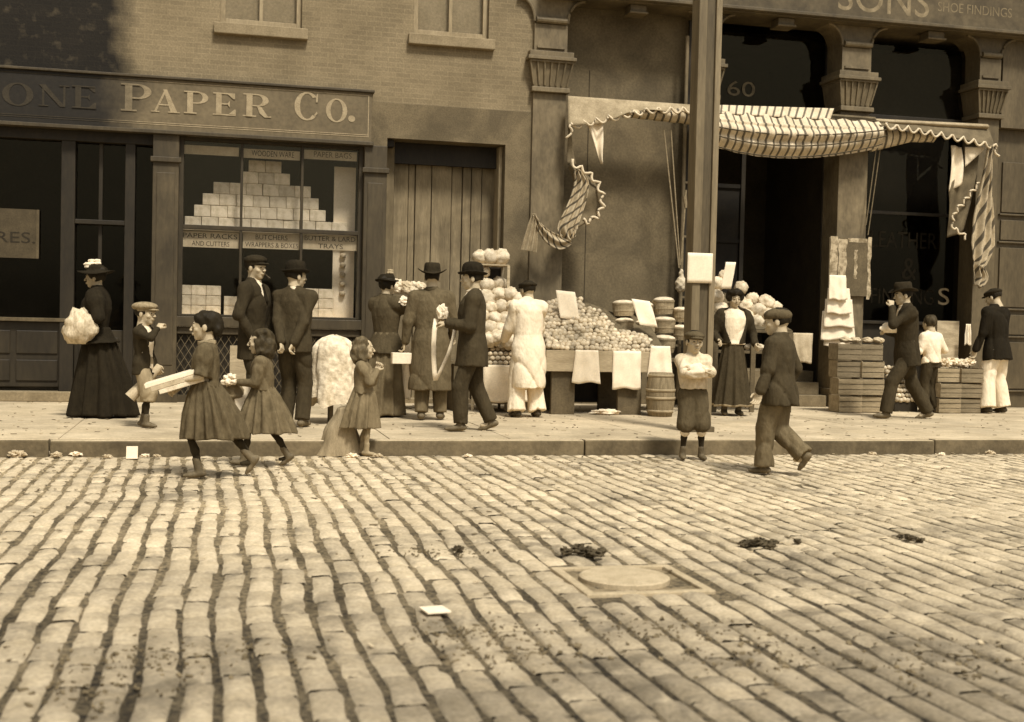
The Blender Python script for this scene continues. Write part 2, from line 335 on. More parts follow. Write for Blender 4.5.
    cv = MB(); cv.lathe([(.235, -.045), (.235, .012), (.225, .018), (.10, .022), (.03, .023)], MHC+Vector((-.02, .03, -.004)), 40); cv.build('cover', mat('cover_iron', .47, .37, 12, rough=.6), t)
def sidewalk():
    m = MB(); x = -9.0; y0 = CURB+.15
    while x < 24:
        w = random.uniform(1.2, 1.7); y = y0
        for d in (random.uniform(1.3, 2.0), random.uniform(1.2, 1.8), 9):
            ye = min(y+d, F+2.4); dz = random.uniform(-.004, .0)
            m.box(x+.004, x+w-.004, y+.004, ye-.004, -.14, dz); y = ye
            if y >= F+2.4-.01: break
        x += w
    o = m.build('sidewalk', M_SIDE, bev=.006); tag(o, kind='structure')
    m = MB(); m.box(-9, 24, CURB+.06, F+2.4, -.19, -.02); tag(m.build('sidewalk_bed', M_CURBF), kind='structure')
    m = MB(); x = -9.3; k = 0
    while x < 24:
        w = random.uniform(1.3, 2.6); dz = random.uniform(-.008, .004); dy = random.uniform(-.008, .008)
        m.box(x+.005, x+w-.005, CURB+dy, CURB+.15, -.3, dz, 0); x += w
    o = m.build('curb', [M_CURBF, M_CURBT], bev=.018); tag(o, kind='structure')
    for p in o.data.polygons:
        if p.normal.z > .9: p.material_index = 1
ground(); road(); sidewalk()
# ------------------------------------------------------------------ lettering
def text_mesh(body, size, mat_, parent, name='lettering', loc=(0, 0, 0), ext=.002, sx=1.0, ax='LEFT', shear=0):
    cu = bpy.data.curves.new('t', 'FONT'); cu.body = body; cu.size = size; cu.extrude = ext; cu.align_x = ax; cu.shear = shear; cu.resolution_u = 4
    to = bpy.data.objects.new('t', cu); C.objects.link(to); bpy.context.view_layer.update()
    me = bpy.data.meshes.new_from_object(to.evaluated_get(bpy.context.evaluated_depsgraph_get()))
    bpy.data.objects.remove(to); bpy.data.curves.remove(cu)
    me.transform(Matrix.Translation(Vector(loc)) @ Matrix.Rotation(math.pi/2, 4, 'X') @ Matrix.Diagonal((sx, 1, 1, 1)))
    if parent is not None: me.transform(MW[parent.name].inverted())
    me.materials.clear(); me.materials.append(mat_); me.name = name
    o = bpy.data.objects.new(name, me); C.objects.link(o)
    if parent is not None: o.parent = parent
    return o
def fit_text(body, xa, xb, zb, zt, Y, mat_, parent, name='lettering', ext=.002):
    o = text_mesh(body, 1.0, mat_, None, name, ext=0)
    xs = [v.co.x for v in o.data.vertices]; zs = [v.co.z for v in o.data.vertices]
    sx = (xb-xa)/(max(xs)-min(xs)); sz = (zt-zb)/(max(zs)-min(zs)); mx, mz = min(xs), min(zs)
    for v in o.data.vertices: v.co = ((v.co.x-mx)*sx+xa, Y+v.co.y, (v.co.z-mz)*sz+zb)
    if parent is not None: o.data.transform(MW[parent.name].inverted()); o.parent = parent
    return o
class Serif:                       # roman capitals drawn from strokes, thick and thin
    def __init__(s, mb, Y): s.mb = mb; s.Y = Y; s.k = 0
    def poly(s, pts, x, z, w, h):
        s.k += 1; y = s.Y - .0012*(s.k % 9)
        s.mb.prism([(x+a*w, z+b*h) for a, b in pts], y-.004, y)
    def arc(s, x, z, w, h, cx, cz, ro, rz, ri, riz, a0, a1, dx=0):
        n = 22
        for i in range(n):
            q0 = R_(a0+(a1-a0)*i/n); q1 = R_(a0+(a1-a0)*(i+1)/n)
            y = s.Y-.0011
            s.mb.prism([(x+(cx+ro*math.cos(q0))*w, z+(cz+rz*math.sin(q0))*h), (x+(cx+ro*math.cos(q1))*w, z+(cz+rz*math.sin(q1))*h),
                        (x+(cx+dx+ri*math.cos(q1))*w, z+(cz+riz*math.sin(q1))*h), (x+(cx+dx+ri*math.cos(q0))*w, z+(cz+riz*math.sin(q0))*h)], y-.004, y)
    def glyph(s, ch, x, z, w, h):
        P = lambda *p: s.poly(p, x, z, w, h)
        def rect(a, b, c, d): P((a, b), (c, b), (c, d), (a, d))
        if ch == 'N':
            rect(.13, .03, .20, .97); rect(.80, .03, .87, .97); P((.02, 1), (.24, 1), (.87, 0), (.70, 0)); rect(.02, 0, .33, .05); rect(.68, .95, 1, 1)
        elif ch == 'E':
            rect(.12, 0, .34, 1); rect(.0, 0, .9, .06); rect(0, .94, .86, 1); rect(.34, .48, .62, .54)
            P((.9, .06), (.9, .28), (.84, .28), (.62, .06)); P((.86, .94), (.58, .94), (.80, .74), (.86, .74)); P((.56, .51), (.66, .36), (.66, .66))
        elif ch in 'PR':
            rect(.12, 0, .34, 1); rect(0, 0, .48, .06); rect(0, .94, .5, 1)
            rect(.34, .94, .56, .995); rect(.34, .455, .56, .51)
            s.arc(x, z, w, h, .5, .727, .42, .27, .20, .215, -90, 90)
            if ch == 'R': P((.50, .47), (.66, .44), (.90, .04), (1.02, .06), (1.02, 0), (.78, -.01), (.60, .16))
        elif ch == 'A':
            P((.10, .0), (.18, 0), (.53, .92), (.48, 1)); P((.42, 1), (.56, 1), (.94, 0), (.70, 0)); rect(.24, .30, .70, .36)
            rect(0, 0, .30, .05); rect(.6, 0, 1.02, .05)
        elif ch == 'O': s.arc(x, z, w, h, .5, .5, .5, .52, .28, .46, 0, 360)
        elif ch == 'C':
            s.arc(x, z, w, h, .52, .5, .50, .52, .28, .46, 42, 318, 0); P((.86, .66), (.93, .66), (.93, 1.0), (.86, .86)); P((.84, .14), (.93, .26), (.90, .33), (.80, .2))
        elif ch == '.': s.arc(x, z, w, h, .5, .5, .5, .5, .02, .02, 0, 360)
# ------------------------------------------------------------------ left building
def X_(x, y=250, Y=F): return onY(x, y, Y).x
def Z_(x, y, Y=F): return onY(x, y, Y).z
WX0 = -8.0; BX1 = X_(533, 250)
pa0, pa1 = X_(152), X_(178); pb0, pb1 = X_(362), X_(384.5); do0, do1 = X_(385), X_(503)
zdoor = Z_(440, 141); zsh = Z_(250, 128)     # lintel heights
zb_ = Z_(450, 107)
lb = thing('brick_building', 'painted brick building with the paper shop and the plank shuttered doorway', 'building', (X_(270), F, 0))
wh = []
w1 = (X_(220, 20), X_(302, 20), Z_(258, 26), 7.2); w2 = (X_(414, 20), X_(489, 20), Z_(450, 37), 7.3)
m = MB(); wall_sheet(m, WX0, BX1, zb_, 9.0, [w1, w2], F, .25); m.build('wall', M_BRICK, lb)
m = MB(); wall_sheet(m, pb1-.28, BX1, 0, zb_-.001, [(do0, do1, -.01, zdoor)], F-.012, .75)
m.box(pb1-.27, do0-.01, F+.05, F+.6, 0, zb_)
m.build('doorway_surround', M_BROWNSTONE, lb)
for w, nm in ((w1, 0), (w2, 1)):
    t = MB(); a, b, c, d = w
    t.box(a, a+.07, F+.08, F+.16, c, d); t.box(b-.07, b, F+.08, F+.16, c, d); t.box(a+.07, b-.07, F+.081, F+.16, c, c+.09); t.box((a+b)/2-.025, (a+b)/2+.025, F+.095, F+.15, c+.09, d)
    wo = t.build('window', M_JAMB, lb, bev=.005)
    p = MB(); p.box(a+.07, b-.07, F+.125, F+.13, c+.09, d); p.build('pane', GLASS, wo, local=False) if False else None
    q = MB(); q.box(a-.08, b+.08, F-.09, F+.10, c-.15, c-.002)
    so = q.build('sill', M_SILL, lb, bev=.012)
    bl = MB(); bl.box(a+.02, b-.02, F+.19, F+.2, c, d); bl.build('window_blind', M_BLIND, lb)
    p = MB(); p.box(a+.07, b-.07, F+.125, F+.13, c+.09, d); p.build('pane', GLASS, lb)
# pilasters of the shop front
for (a, b, mt) in ((pa0, pa1, M_PILA), (pb0, pb1, M_PILB)):
    t = MB(); t.box(a, b, F-.10, F+.15, .0, Z_(260, 140)); t.box(a-.03, b+.03, F-.14, F-.05, Z_(300, 170), Z_(300, 165)); t.box(a-.02, b+.02, F-.13, F-.03, 0, .35)
    t.box(a+.05, b-.05, F-.11, F-.09, .5, Z_(300, 180))
    t.build('pilaster', mt, lb, bev=.008)
# shop window
sw = (pa1, pb0, Z_(270, 318), Z_(270, 140))
zc = Z_(270, 229.5)
t = MB(); fy = F+.02
t.box(sw[0], sw[0]+.06, fy, fy+.12, sw[2], sw[3]); t.box(sw[1]-.06, sw[1], fy, fy+.12, sw[2], sw[3])
t.box(sw[0]+.06, sw[1]-.06, fy+.002, fy+.12, sw[2], sw[2]+.03); t.box(sw[0]+.06, sw[1]-.06, fy+.002, fy+.12, sw[3]-.06, sw[3])
t.box(sw[0]+.06, sw[1]-.06, fy-.01, fy+.08, zc-.03, zc+.025)
for xm in (241, 301.5):
    xx = X_(xm, 230); t.box(xx-.018, xx+.018, fy+.001, fy+.1, sw[2]+.03, zc-.03); t.box(xx-.018, xx+.018, fy+.001, fy+.1, zc+.025, sw[3]-.06)
t.build('window_frame', M_TRIM, lb, bev=.004)
t = MB(); t.box(sw[0]+.05, sw[1]-.05, fy+.055, fy+.06, sw[2]+.02, sw[3]-.05); t.build('shop_window_glass', GLASS, lb)
t = MB(); t.box(sw[0]-.02, sw[1]+.02, F-.09, F+.06, sw[2]-.14, sw[2]-.002); t.box(sw[0]-.0, sw[1]+.0, F-.04, F+.05, sw[2]-.24, sw[2]-.142); t.build('window_ledge', M_PILB, lb, bev=.01)
# display space behind the glass
t = MB(); xa, xb, ya, yb, za, zt = sw[0]-.04, sw[1]+.04, F+.14, F+1.5, sw[2]-.02, sw[3]+.05
t.add([(xa,yb,za),(xb,yb,za),(xb,yb,zt),(xa,yb,zt),(xa,ya,za),(xb,ya,za),(xb,ya,zt),(xa,ya,zt)], [(0,3,2,1),(4,0,1,5)[::-1],(7,6,2,3),(4,7,3,0),(5,1,2,6)])
t.build('display_bay', mat('display_lining', .03, .02, 3), lb)
t = MB(); t.box(sw[0], sw[1], F+.145, F+.9, sw[2]-.015, sw[2]+.012); t.build('display_floor', M_PAPER, lb)
t = MB(); t.box(sw[0], sw[1], F+.30, F+.62, zc-.025, zc); t.build('display_shelf', M_CRATE2, lb)
t = MB(); t.box(X_(336, 250), X_(358, 250), F+.45, F+.5, sw[2]+.02, Z_(345, 163)); t.build('white_panel', M_PAPER, lb)
t = MB(); x = X_(346, 250)
for k in range(6): t = MB(); t.lathe([(.0, 0), (.035, .01), (.045, .04), (.035, .07), (0, .08)], (x, F+.42, Z_(345, 296)-0+k*.135), 10); t.build('rosette', M_PAPERD, lb, smooth=True)
# little white pots hung on the panel

# strips of lettering behind the glass
def strip(xa, xb, yt, yb, lines, nm, ink=M_INK, paper=M_PAPERD):
    x0, x1 = X_(xa, yt, F+.1), X_(xb, yt, F+.1); z0, z1 = Z_((xa+xb)/2, yb, F+.1), Z_((xa+xb)/2, yt, F+.1)
    s_ = thing('window_sign', nm, 'sign', ((x0+x1)/2, F+.1, z0))
    q = MB(); q.box(x0, x1, F+.1, F+.11, z0, z1); q.build('card', paper, s_)
    H = (z1-z0); n = len(lines)
    for i, (tx, a, b) in enumerate(lines):
        zz = z1-H*(i+.82)/n if n > 1 else z0+H*.25
        fit_text(tx, x0+(x1-x0)*a, x0+(x1-x0)*b, zz, zz+H*(.62/n), F+.0985, ink, s_)
strip(180, 239, 232, 247.5, [('PAPER RACKS', .05, .97), ('AND CUTTERS', .2, .84)], 'window strip lettered PAPER RACKS AND CUTTERS under the middle bar')
strip(243, 300, 233.5, 249, [('BUTCHERS', .22, .78), ('WRAPPERS & BOXES', .04, .97)], 'window strip lettered WRAPPERS and BOXES under the middle bar')
strip(303, 357, 235, 250, [('BUTTER & LARD', .03, .97), ('TRAYS', .28, .74)], 'window strip lettered BUTTER and LARD TRAYS under the middle bar')
strip(181, 239, 146, 155, [], 'blank pale strip at the top left of the shop window')
strip(243, 300, 150, 159, [('WOODEN WARE', .15, .9)], 'pale strip with small dark lettering above the pyramid of packages')
strip(303, 357, 151, 160, [('PAPER BAGS', .2, .9)], 'faint lettered strip at the top right of the shop window', ink=M_INKS)
# packages
def rounded_box(sx, sy, sz, r=.012, seg=1):
    m_ = MB(); m_.box(-sx/2, sx/2, -sy/2, sy/2, 0, sz); return m_
pk0 = rounded_box(.218, .2, .160)
ORD = ['first', 'second', 'third', 'fourth', 'fifth', 'sixth', 'seventh', 'eighth', 'ninth', 'tenth', 'eleventh', 'twelfth']
rows = [(248, 281, 2), (241.5, 290, 3), (213, 311, 6), (202.5, 319, 7), (194, 326, 8), (185, 348, 10)]
proto = None; zz = zc+.002
ROWN = ['top', 'second', 'third', 'fourth', 'fifth', 'bottom']
for ri in range(5, -1, -1):
    a, b, n = rows[ri]; A = X_(a, 200, F+.33); B = X_(b, 200, F+.33); wd = (B-A)/n
    for k in range(n):
        if proto is None: o = pk0.build('paper_package', M_PKG, bev=.008, local=True); proto = o
        else: o = proto.copy(); C.objects.link(o)
        o.scale = (wd/.222, 1, 1); o.location = (A+wd*(k+.5), F+.44+random.uniform(-.006, .006), zz); o.rotation_euler = (0, 0, random.uniform(-.03, .03))
        tag(o, 'wrapped paper package in the %s row of the window pyramid, %s from the left' % (ROWN[ri], ORD[k]), 'package', 'packages stacked in a pyramid in the window')
    zz += .1625
# lower packages: a block of wrapped stacks at the left, another at the right
for (xa, xb, n, rws, nm) in ((176, 221, 3, 3, 'left'), (224, 239, 1, 2, 'middle'), (303, 334, 2, 3, 'right')):
    A = X_(xa, 300, F+.4); B = X_(xb, 300, F+.4); wd = (B-A)/n
    for r_i in range(rws):
        for k in range(n):
            o = proto.copy(); C.objects.link(o); o.scale = (wd/.222, 1, .85)
            o.location = (A+wd*(k+.5), F+.5, sw[2]+.014+r_i*.14)
            tag(o, 'wrapped package in the low %s block of the window, %s row up and %s across' % (nm, ORD[r_i], ORD[k]), 'package', 'packages stacked low in the shop window')
# cellar lattice under the window
t = MB(); x0, x1, z0, z1 = sw[0]+.0, sw[1]-.0, .10, sw[2]-.26
sp = .105; n = int((x1-x0+z1-z0)/sp)+2
for k in range(-n, n+1):
    for s_ in (1, -1):
        pts = []
        for zz_ in (z0, z1):
            pts.append((x0 + k*sp + (zz_-z0)*.62*s_, zz_))
        (xa, za), (xb, zb2) = pts
        # clip to the opening
        def cl(xc, xa, za, xb, zb2): return za+(zb2-za)*(xc-xa)/(xb-xa)
        if max(xa, xb) < x0 or min(xa, xb) > x1: continue
        if xa < x0: za = cl(x0, pts[0][0], z0, pts[1][0], z1); xa = x0
        if xa > x1: za = cl(x1, pts[0][0], z0, pts[1][0], z1); xa = x1
        if xb < x0: zb2 = cl(x0, pts[0][0], z0, pts[1][0], z1); xb = x0
        if xb > x1: zb2 = cl(x1, pts[0][0], z0, pts[1][0], z1); xb = x1
        if abs(za-zb2) < .02: continue
        t.bar((xa, F+(.0 if s_ > 0 else .008), za), (xb, F+(.0 if s_ > 0 else .008), zb2), .008, .006)
t.build('lattice_grille', mat('lattice_wire', .17, .1, 20), lb)
t = MB(); t.box(x0-.02, x1+.02, F+.05, F+.1, 0, z1+.1); t.build('cellar_panel', M_DARK2, lb)
t = MB(); t.box(x0, x1, F-.03, F+.04, 0, .1); t.build('plinth', M_PILA, lb)
# plank shutters in the doorway
t = MB(); x = do0+.16; ws = [.22, .10, .24, .30, .16, .13, .16, .2]; tot = sum(ws); W = (do1-.04)-x
for i, w_ in enumerate(ws):
    w_ = w_*W/tot; t.box(x+.006, x+w_-.006, F+.42+(.03 if i % 3 == 1 else 0)+random.uniform(0, .012), F+.5, .02, zdoor-.02); x += w_
t.box(do0+.02, do1-.02, F+.49, F+.52, 0, zdoor)
t.build('shutter', M_PLANK, lb, bev=.006)
t = MB(); t.box(do0+.152, do1-.052, F+.33, F+.41, zdoor-.30, zdoor-.004); t.build('shade_board', M_DARK2, lb)  # added dark board, paints the shade at the top of the door recess
t = MB(); t.box(WX0, pb1+.02, F+.26, F+.34, zsh-.1, zb_+.3); t.box(pb1-.02, pb1+.12, F+.1, F+.3, zdoor-.1, zb_-.02); t.build('beam', M_DARK2, lb)
t = MB(); t.box(do0+.002, do0+.15, F+.30, F+.48, 0, zdoor-.003); t.build('door_post', mat('door_post_paint', .17, .12, 3, stretch=(1, 1, .3)), lb, bev=.006)
t = MB(); t.box(do1-.05, do1-.002, F+.16, F+.47, 0, zdoor-.003); t.build('door_post', M_JAMB, lb, bev=.006)
t = MB(); t.box(do0, do1, F+.1, F+.7, -.01, .06); t.build('threshold', M_SILL, lb)
# left shop front: panelled bulkhead, show window and door
M_LEFTP = mat('left_shopfront_paint', .035, .02, 2.5, stretch=(1, 1, .3), rough=.55)
ls = thing('corner_shop', 'dark panelled shop front with window and door left of the paper shop window', 'shop front', (X_(60), F, 0))
zl = Z_(60, 322)
t = MB(); t.box(WX0, X_(74), F+.10, F+.3, .18, zl-.001)
for (a, b) in ((WX0+.2, X_(-60)), (X_(-50), X_(10)), (X_(16), X_(58))):
    for (c, d) in ((.62, zl-.12), (.26, .54)): t.box(a, b, F+.08, F+.101, c, d)
t.build('bulkhead', M_LEFTP, ls, bev=.01)
t = MB(); t.box(WX0, X_(68), F+.02, F+.12, zl, zl+.05); t.build('window_sill', mat('left_sill_paint', .11, .07, 4), ls, bev=.006)
t = MB(); t.box(WX0, pa0, F-.12, F+.6, 0, .13); t.build('step', mat('shop_step_stone', .24, .17, 5), ls, bev=.01)
t = MB(); t.box(WX0, pa0+.002, F+.02, F+.25, zsh-.3, zb_+.05)
for a, b in ((60, 74), (124, 134), (12-60, 12-50)): t.box(X_(a), X_(b), F+.03, F+.2, .13, zsh-.301)
t.box(X_(74), X_(124), F+.04, F+.14, Z_(100, 262)+.5, Z_(100, 262)+.56)
t.build('frame', M_DARK2, ls, bev=.006)
t = MB(); t.box(X_(74), X_(124), F+.14, F+.2, .14, .95); t.box(X_(79), X_(96), F+.12, F+.139, .25, .85); t.box(X_(101), X_(119), F+.12, F+.139, .25, .85)
t.box(X_(97), X_(101), F+.13, F+.2, .951, zsh-.3); t.build('door', M_LEFTP, ls, bev=.006)
t = MB(); t.box(WX0, X_(60), F+.14, F+.15, zl+.05, zsh-.3); t.box(X_(74), X_(124), F+.16, F+.17, .95, zsh-.3); t.box(X_(134), pa0, F+.16, F+.17, .95, zsh-.3); t.build('glass', GLASSD, ls)
t = MB(); t.box(X_(134), pa0, F+.12, F+.25, .13, .95); t.build('side_panel', M_LEFTP, ls)
t = MB(); t.box(WX0-.1, pa0+.1, F+1.4, F+1.5, 0, zb_); t.box(pa0+.0, pa0+.1, F+.3, F+1.4, 0, zb_); t.build('interior', M_DARK, ls)
# the card sign in the left window
x0, x1, z0, z1 = X_(-12, 235, F+.06), X_(39, 235, F+.06), Z_(20, 258, F+.06), Z_(20, 209, F+.06)
s_ = thing('window_card', 'brown framed card ending in the letters ES hung in the far left window', 'sign', ((x0+x1)/2, F+.06, z0))
q = MB(); q.box(x0, x1-.035, F+.06, F+.08, z0, z1); q.build('card', mat('brown_card', .075, .05, 6), s_)
q = MB(); q.box(x1-.033, x1, F+.05, F+.085, z0, z1); q.build('frame', mat('brown_card_frame', .10, .07, 6), s_)
fit_text('RES.', X_(-4, 240, F+.06), X_(35, 240, F+.06), Z_(20, 243, F+.06), Z_(20, 232, F+.06), F+.0575, M_INK, s_)
# ------------------------------------------------------------------ the long shop sign
sx0, sx1 = -5.5, X_(372, 110, F-.12); szb, szt = Z_(200, 132.3, F-.12), Z_(200, 81.5, F-.12)
sg = thing('shop_sign', 'long painted shop sign lettered ONE PAPER Co. above the shop front', 'sign', ((sx0+sx1)/2, F-.12, szb))
t = MB(); t.box(sx0, sx1, F-.12, F-.004, szb, szt); t.build('board', M_SIGN, sg, bev=.004)
t = MB(); t.box(sx0, sx1+.03, F-.16, F-.004, szt+.001, szt+.035); t.box(sx0, sx1+.03, F-.16, F-.004, szb-.05, szb-.001); t.build('moulding', M_PILB, sg, bev=.006)
t = MB(); sl = Serif(t, F-.1205)
for ch, xa, xb, yt, yb in (('O', 2, 33.5, 83, 105.5), ('N', 38, 69.5, 85, 106.5), ('E', 72, 99, 86, 108.5), ('P', 121, 154, 84, 111.5), ('A', 151, 179.5, 89.5, 112.5), ('P', 184, 210.5, 91.5, 114), ('E', 213, 238.5, 93, 115.5), ('R', 243, 271, 94, 117), ('C', 294, 319.5, 92.5, 120), ('O', 326, 347.5, 99, 122), ('.', 348.5, 355.5, 115.5, 122)):
    A, B = X_(xa, 100, F-.12), X_(xb, 100, F-.12); xm = (xa+xb)/2; zb1, zt1 = Z_(xm, yb, F-.12), Z_(xm, yt, F-.12)
    sl.glyph(ch, A, zb1, B-A, zt1-zb1)
t.build('lettering', M_SIGNL, sg)
t = MB(); bx = sx1-.055
for zq in (szb+.065, szb+.09): t.box(sx0+.05, bx, F-.124, F-.119, zq, zq+.010)
t.box(sx0+.05, bx, F-.124, F-.119, szt-.045, szt-.035); t.box(bx+.001, bx+.013, F-.124, F-.119, szb+.065, szt-.035)
t.build('border_line', M_SIGNL, sg)
# ------------------------------------------------------------------ right building
rb = thing('iron_front_building', 'cast iron shop front building with fluted capitals and a deep dark doorway', 'building', (X_(780), F, 0))
YB = F+.45
zf = Z_(717, 9.7, F-.25)                     # underside of the fascia
zfz = zf
RX0, RX1 = X_(533.5), 20.0
t = MB(); t.box(RX0, RX1, F-.25, F+.9, zf, zf+.95); t.box(RX0, RX1, F-.33, F-.251, zf+.02, zf+.07); t.box(RX0, RX1, F-.36, F-.251, zf+.83, zf+.95); t.build('fascia', M_FASCIA, rb, bev=.008)
t = MB(); t.box(RX0, RX1, F+.05, F+.9, zf+.951, 9.0); t.build('upper_wall', M_IRON2, rb)
def column(x0, x1, zt_cap, zb_cap, mt, depth=.45, off=0):
    # shaft, fluted capital, block, moulding and scroll brackets; x0,x1 front face at F-.06
    t_ = MB(); yf = F-.06+off
    t_.box(x0, x1, yf, YB+.02, 0, zb_cap); t_.box(x0-.03, x1+.03, yf-.03, YB-.0, 0, .28)
    t_.box(x0-.035, x1+.035, yf-.07, YB-.01, zb_cap+.001, zb_cap+.07)
    col = t_.build('column', mt, rb, bev=.008)
    c = MB(); za, zb3 = zb_cap+.071, zt_cap; w0, w1 = 0.0, .07
    c.add([(x0,yf,za),(x1,yf,za),(x1,YB-.02,za),(x0,YB-.02,za),(x0-w1,yf-w1,zb3),(x1+w1,yf-w1,zb3),(x1+w1,YB-.02,zb3),(x0-w1,YB-.02,zb3)], [(0,3,2,1),(4,5,6,7),(0,1,5,4),(1,2,6,5),(2,3,7,6),(3,0,4,7)])
    nf = 6
    for k in range(nf+1):
        u = k/nf; xa = x0+(x1-x0)*u; xb = (x0-w1)+(x1-x0+2*w1)*u
        c.bar((xa, yf-.012, za+.03), (xb, yf-w1-.012, zb3-.02), .024, .03, up=(0, 1, 0))
    c.box(x0-w1-.005, x1+w1+.005, yf-w1-.03, YB-.015, zb3-.03, zb3)
    c.box(x0-w1-.04, x1+w1+.04, yf-w1-.06, YB-.012, zb3+.001, zb3+.05); c.box(x0-w1-.01, x1+w1+.01, yf-w1-.02, YB-.012, zb3+.051, zb3+.13)
    c.build('capital', mt, rb, bev=.005)
    b = MB(); zb4 = zb3+.131; zt5 = zf-.001; bh = zt5-zb4
    b.box(x0, x1, yf, YB-.02, zb4, zb4+bh*.52)
    b.box(x0+.04, x1-.04, yf-.03, yf, zb4+.05, zb4+.085)
    # ears of the bracket: concave scroll each side
    zs = zb4+bh*.52+.001; hh = zt5-zs
    poly = [(x0-.0, zs)]
    for k in range(9):
        q = math.pi/2*k/8; poly.append((x0-.25*(1-math.cos(q)), zs+.03+(hh-.03)*math.sin(q)))
    polyr = [((x0+x1)-a_, b_) for a_, b_ in poly[::-1]]
    b.prism(poly[::-1][::-1]+polyr, yf+.02, YB-.03)
    for s_, xx in ((-1, x0), (1, x1)):
        pts = [(xx+s_*.25*(1-math.cos(math.pi/2*k/8)), yf+.0, zs+.03+(hh-.03)*math.sin(math.pi/2*k/8)) for k in range(9)]
        b.tube(pts, .022, 8)
    b.tube([(x0+.02, yf-.02, zs+.05), (x1-.02, yf-.02, zs+.05)], .045, 10)
    b.build('bracket', mt, rb, smooth=False)
    return col
c1 = (X_(534, 60, F-.06), X_(567, 60, F-.06)); 
column(c1[0], c1[1], Z_(550, 61.5, F-.06), Z_(550, 93, F-.06), M_IRON)
column(X_(699, 200, F-.06), X_(714, 200, F-.06), Z_(710, 68, F-.06), Z_(710, 100, F-.06), M_IRON2)
column(X_(841, 100, F-.06), X_(870, 100, F-.06), Z_(857, 81, F-.06), Z_(857, 112, F-.06), M_IRON)
column(X_(979, 100, F-.06), X_(1000, 100, F-.06), Z_(990, 90, F-.06), Z_(990, 119, F-.06), M_IRON2)
# keystones under the fascia
for xk in (637, 785, 935):
    t = MB(); a, b = X_(xk-8, 18, F-.1), X_(xk+8, 18, F-.1); t.box(a, b, F-.16, F+.1, zf-.10, zf-.002); t.box(a-.02, b+.02, F-.19, F+.1, zf-.135, zf-.101); t.build('keystone', M_IRON2, rb, bev=.01)
# bay A: blind panel
A0, A1 = c1[1], X_(699, 200, F-.06)
t = MB(); t.box(A0+.005, A1-.02, F+.30, F+.36, 0, zf); t.build('blind_panel', M_PANEL, rb)
t = MB(); t.box(A0+.06, A0+.085, F+.285, F+.3, .0, zf-.2); t.box(A0+.45, A0+.46, F+.29, F+.3, 0, zf-.9); t.build('panel_strip', mat('panel_strip_paint', .07, .05, 5), rb)
t = MB(); xp = X_(684.5, 150, F+.02); t.tube([(xp, F+.02, .1), (xp, F+.02, zf-.35)], .028, 10)
for zz in (1.6, 2.5, 3.3, 4.3): t.box(xp-.02, xp+.45, F+.0, F+.02, zz, zz+.03)
t.build('drain_pipe', M_IRON, rb)
t = MB(); t.box(xp+.05, X_(699, 200)+.001, F+.06, F+.12, 0, zf-.1); t.build('side_board', M_DARK2, rb)
# bay B: dark open doorway
B0, B1 = X_(714, 200, F-.06), X_(841, 200, F-.06)
t = MB(); D = F+3.2
t.add([(B0,D,-.01),(B1+.3,D,-.01),(B1+.3,D,zf),(B0,D,zf),(B0,YB,-.01),(B1+.3,YB+.02,-.01),(B1+.3,YB+.02,zf),(B0,YB,zf)], [(0,3,2,1),(0,1,5,4),(7,6,2,3),(4,7,3,0),(5,1,2,6)])
t.build('doorway_interior', M_DARK, rb)
t = MB(); ztr = Z_(760, 118, YB)
t.box(B0, B1, YB-.05, YB+.02, ztr-.12, ztr); t.box(B0, B0+.07, YB-.04, YB+.02, 0, zf-.001); t.box(B1-.07, B1-.001, YB-.04, YB+.02, 0, zf-.001)
t.box(B0+.75, B0+.82, YB+.2, YB+.27, 0, ztr); 
t.build('door_frame', M_DARK2, rb, bev=.005)
t = MB(); t.box(B0+.08, B0+.74, YB+.24, YB+.28, .9, 3.4); 
for zz in (.9, 1.7, 2.5, 3.35): t.box(B0+.08, B0+.74, YB+.21, YB+.24, zz, zz+.06)
t.build('open_door', mat('doorway_door_paint', .014, .009, 3), rb)
t = MB(); t.box(B0+.07, B1-.07, YB, YB+.006, ztr, zf-.02); t.build('transom_glass', GLASSD, rb)
t = MB(); t.box(X_(795, 390), X_(826, 390), F-.02, YB+.6, 0, .17); t.box(X_(790, 380), X_(826, 380), F+.22, YB+.6, .171, .36); t.box(B0, B1, YB+.2, YB+1.2, -.005, .52)
t.build('entrance_step', mat('entrance_step_stone', .2, .13, 5), rb, bev=.008)
nb = thing('house_number', 'gilt street number 160 on the dark transom over the doorway', 'sign', (X_(740, 90, YB-.01), YB-.01, Z_(740, 96, YB-.01)))
fit_text('160', X_(717, 90, YB-.01), X_(755, 90, YB-.01), Z_(738, 96, YB-.01), Z_(738, 81, YB-.01), YB-.012, mat('number_gilt', .14, .07, 12), nb, 'numerals')
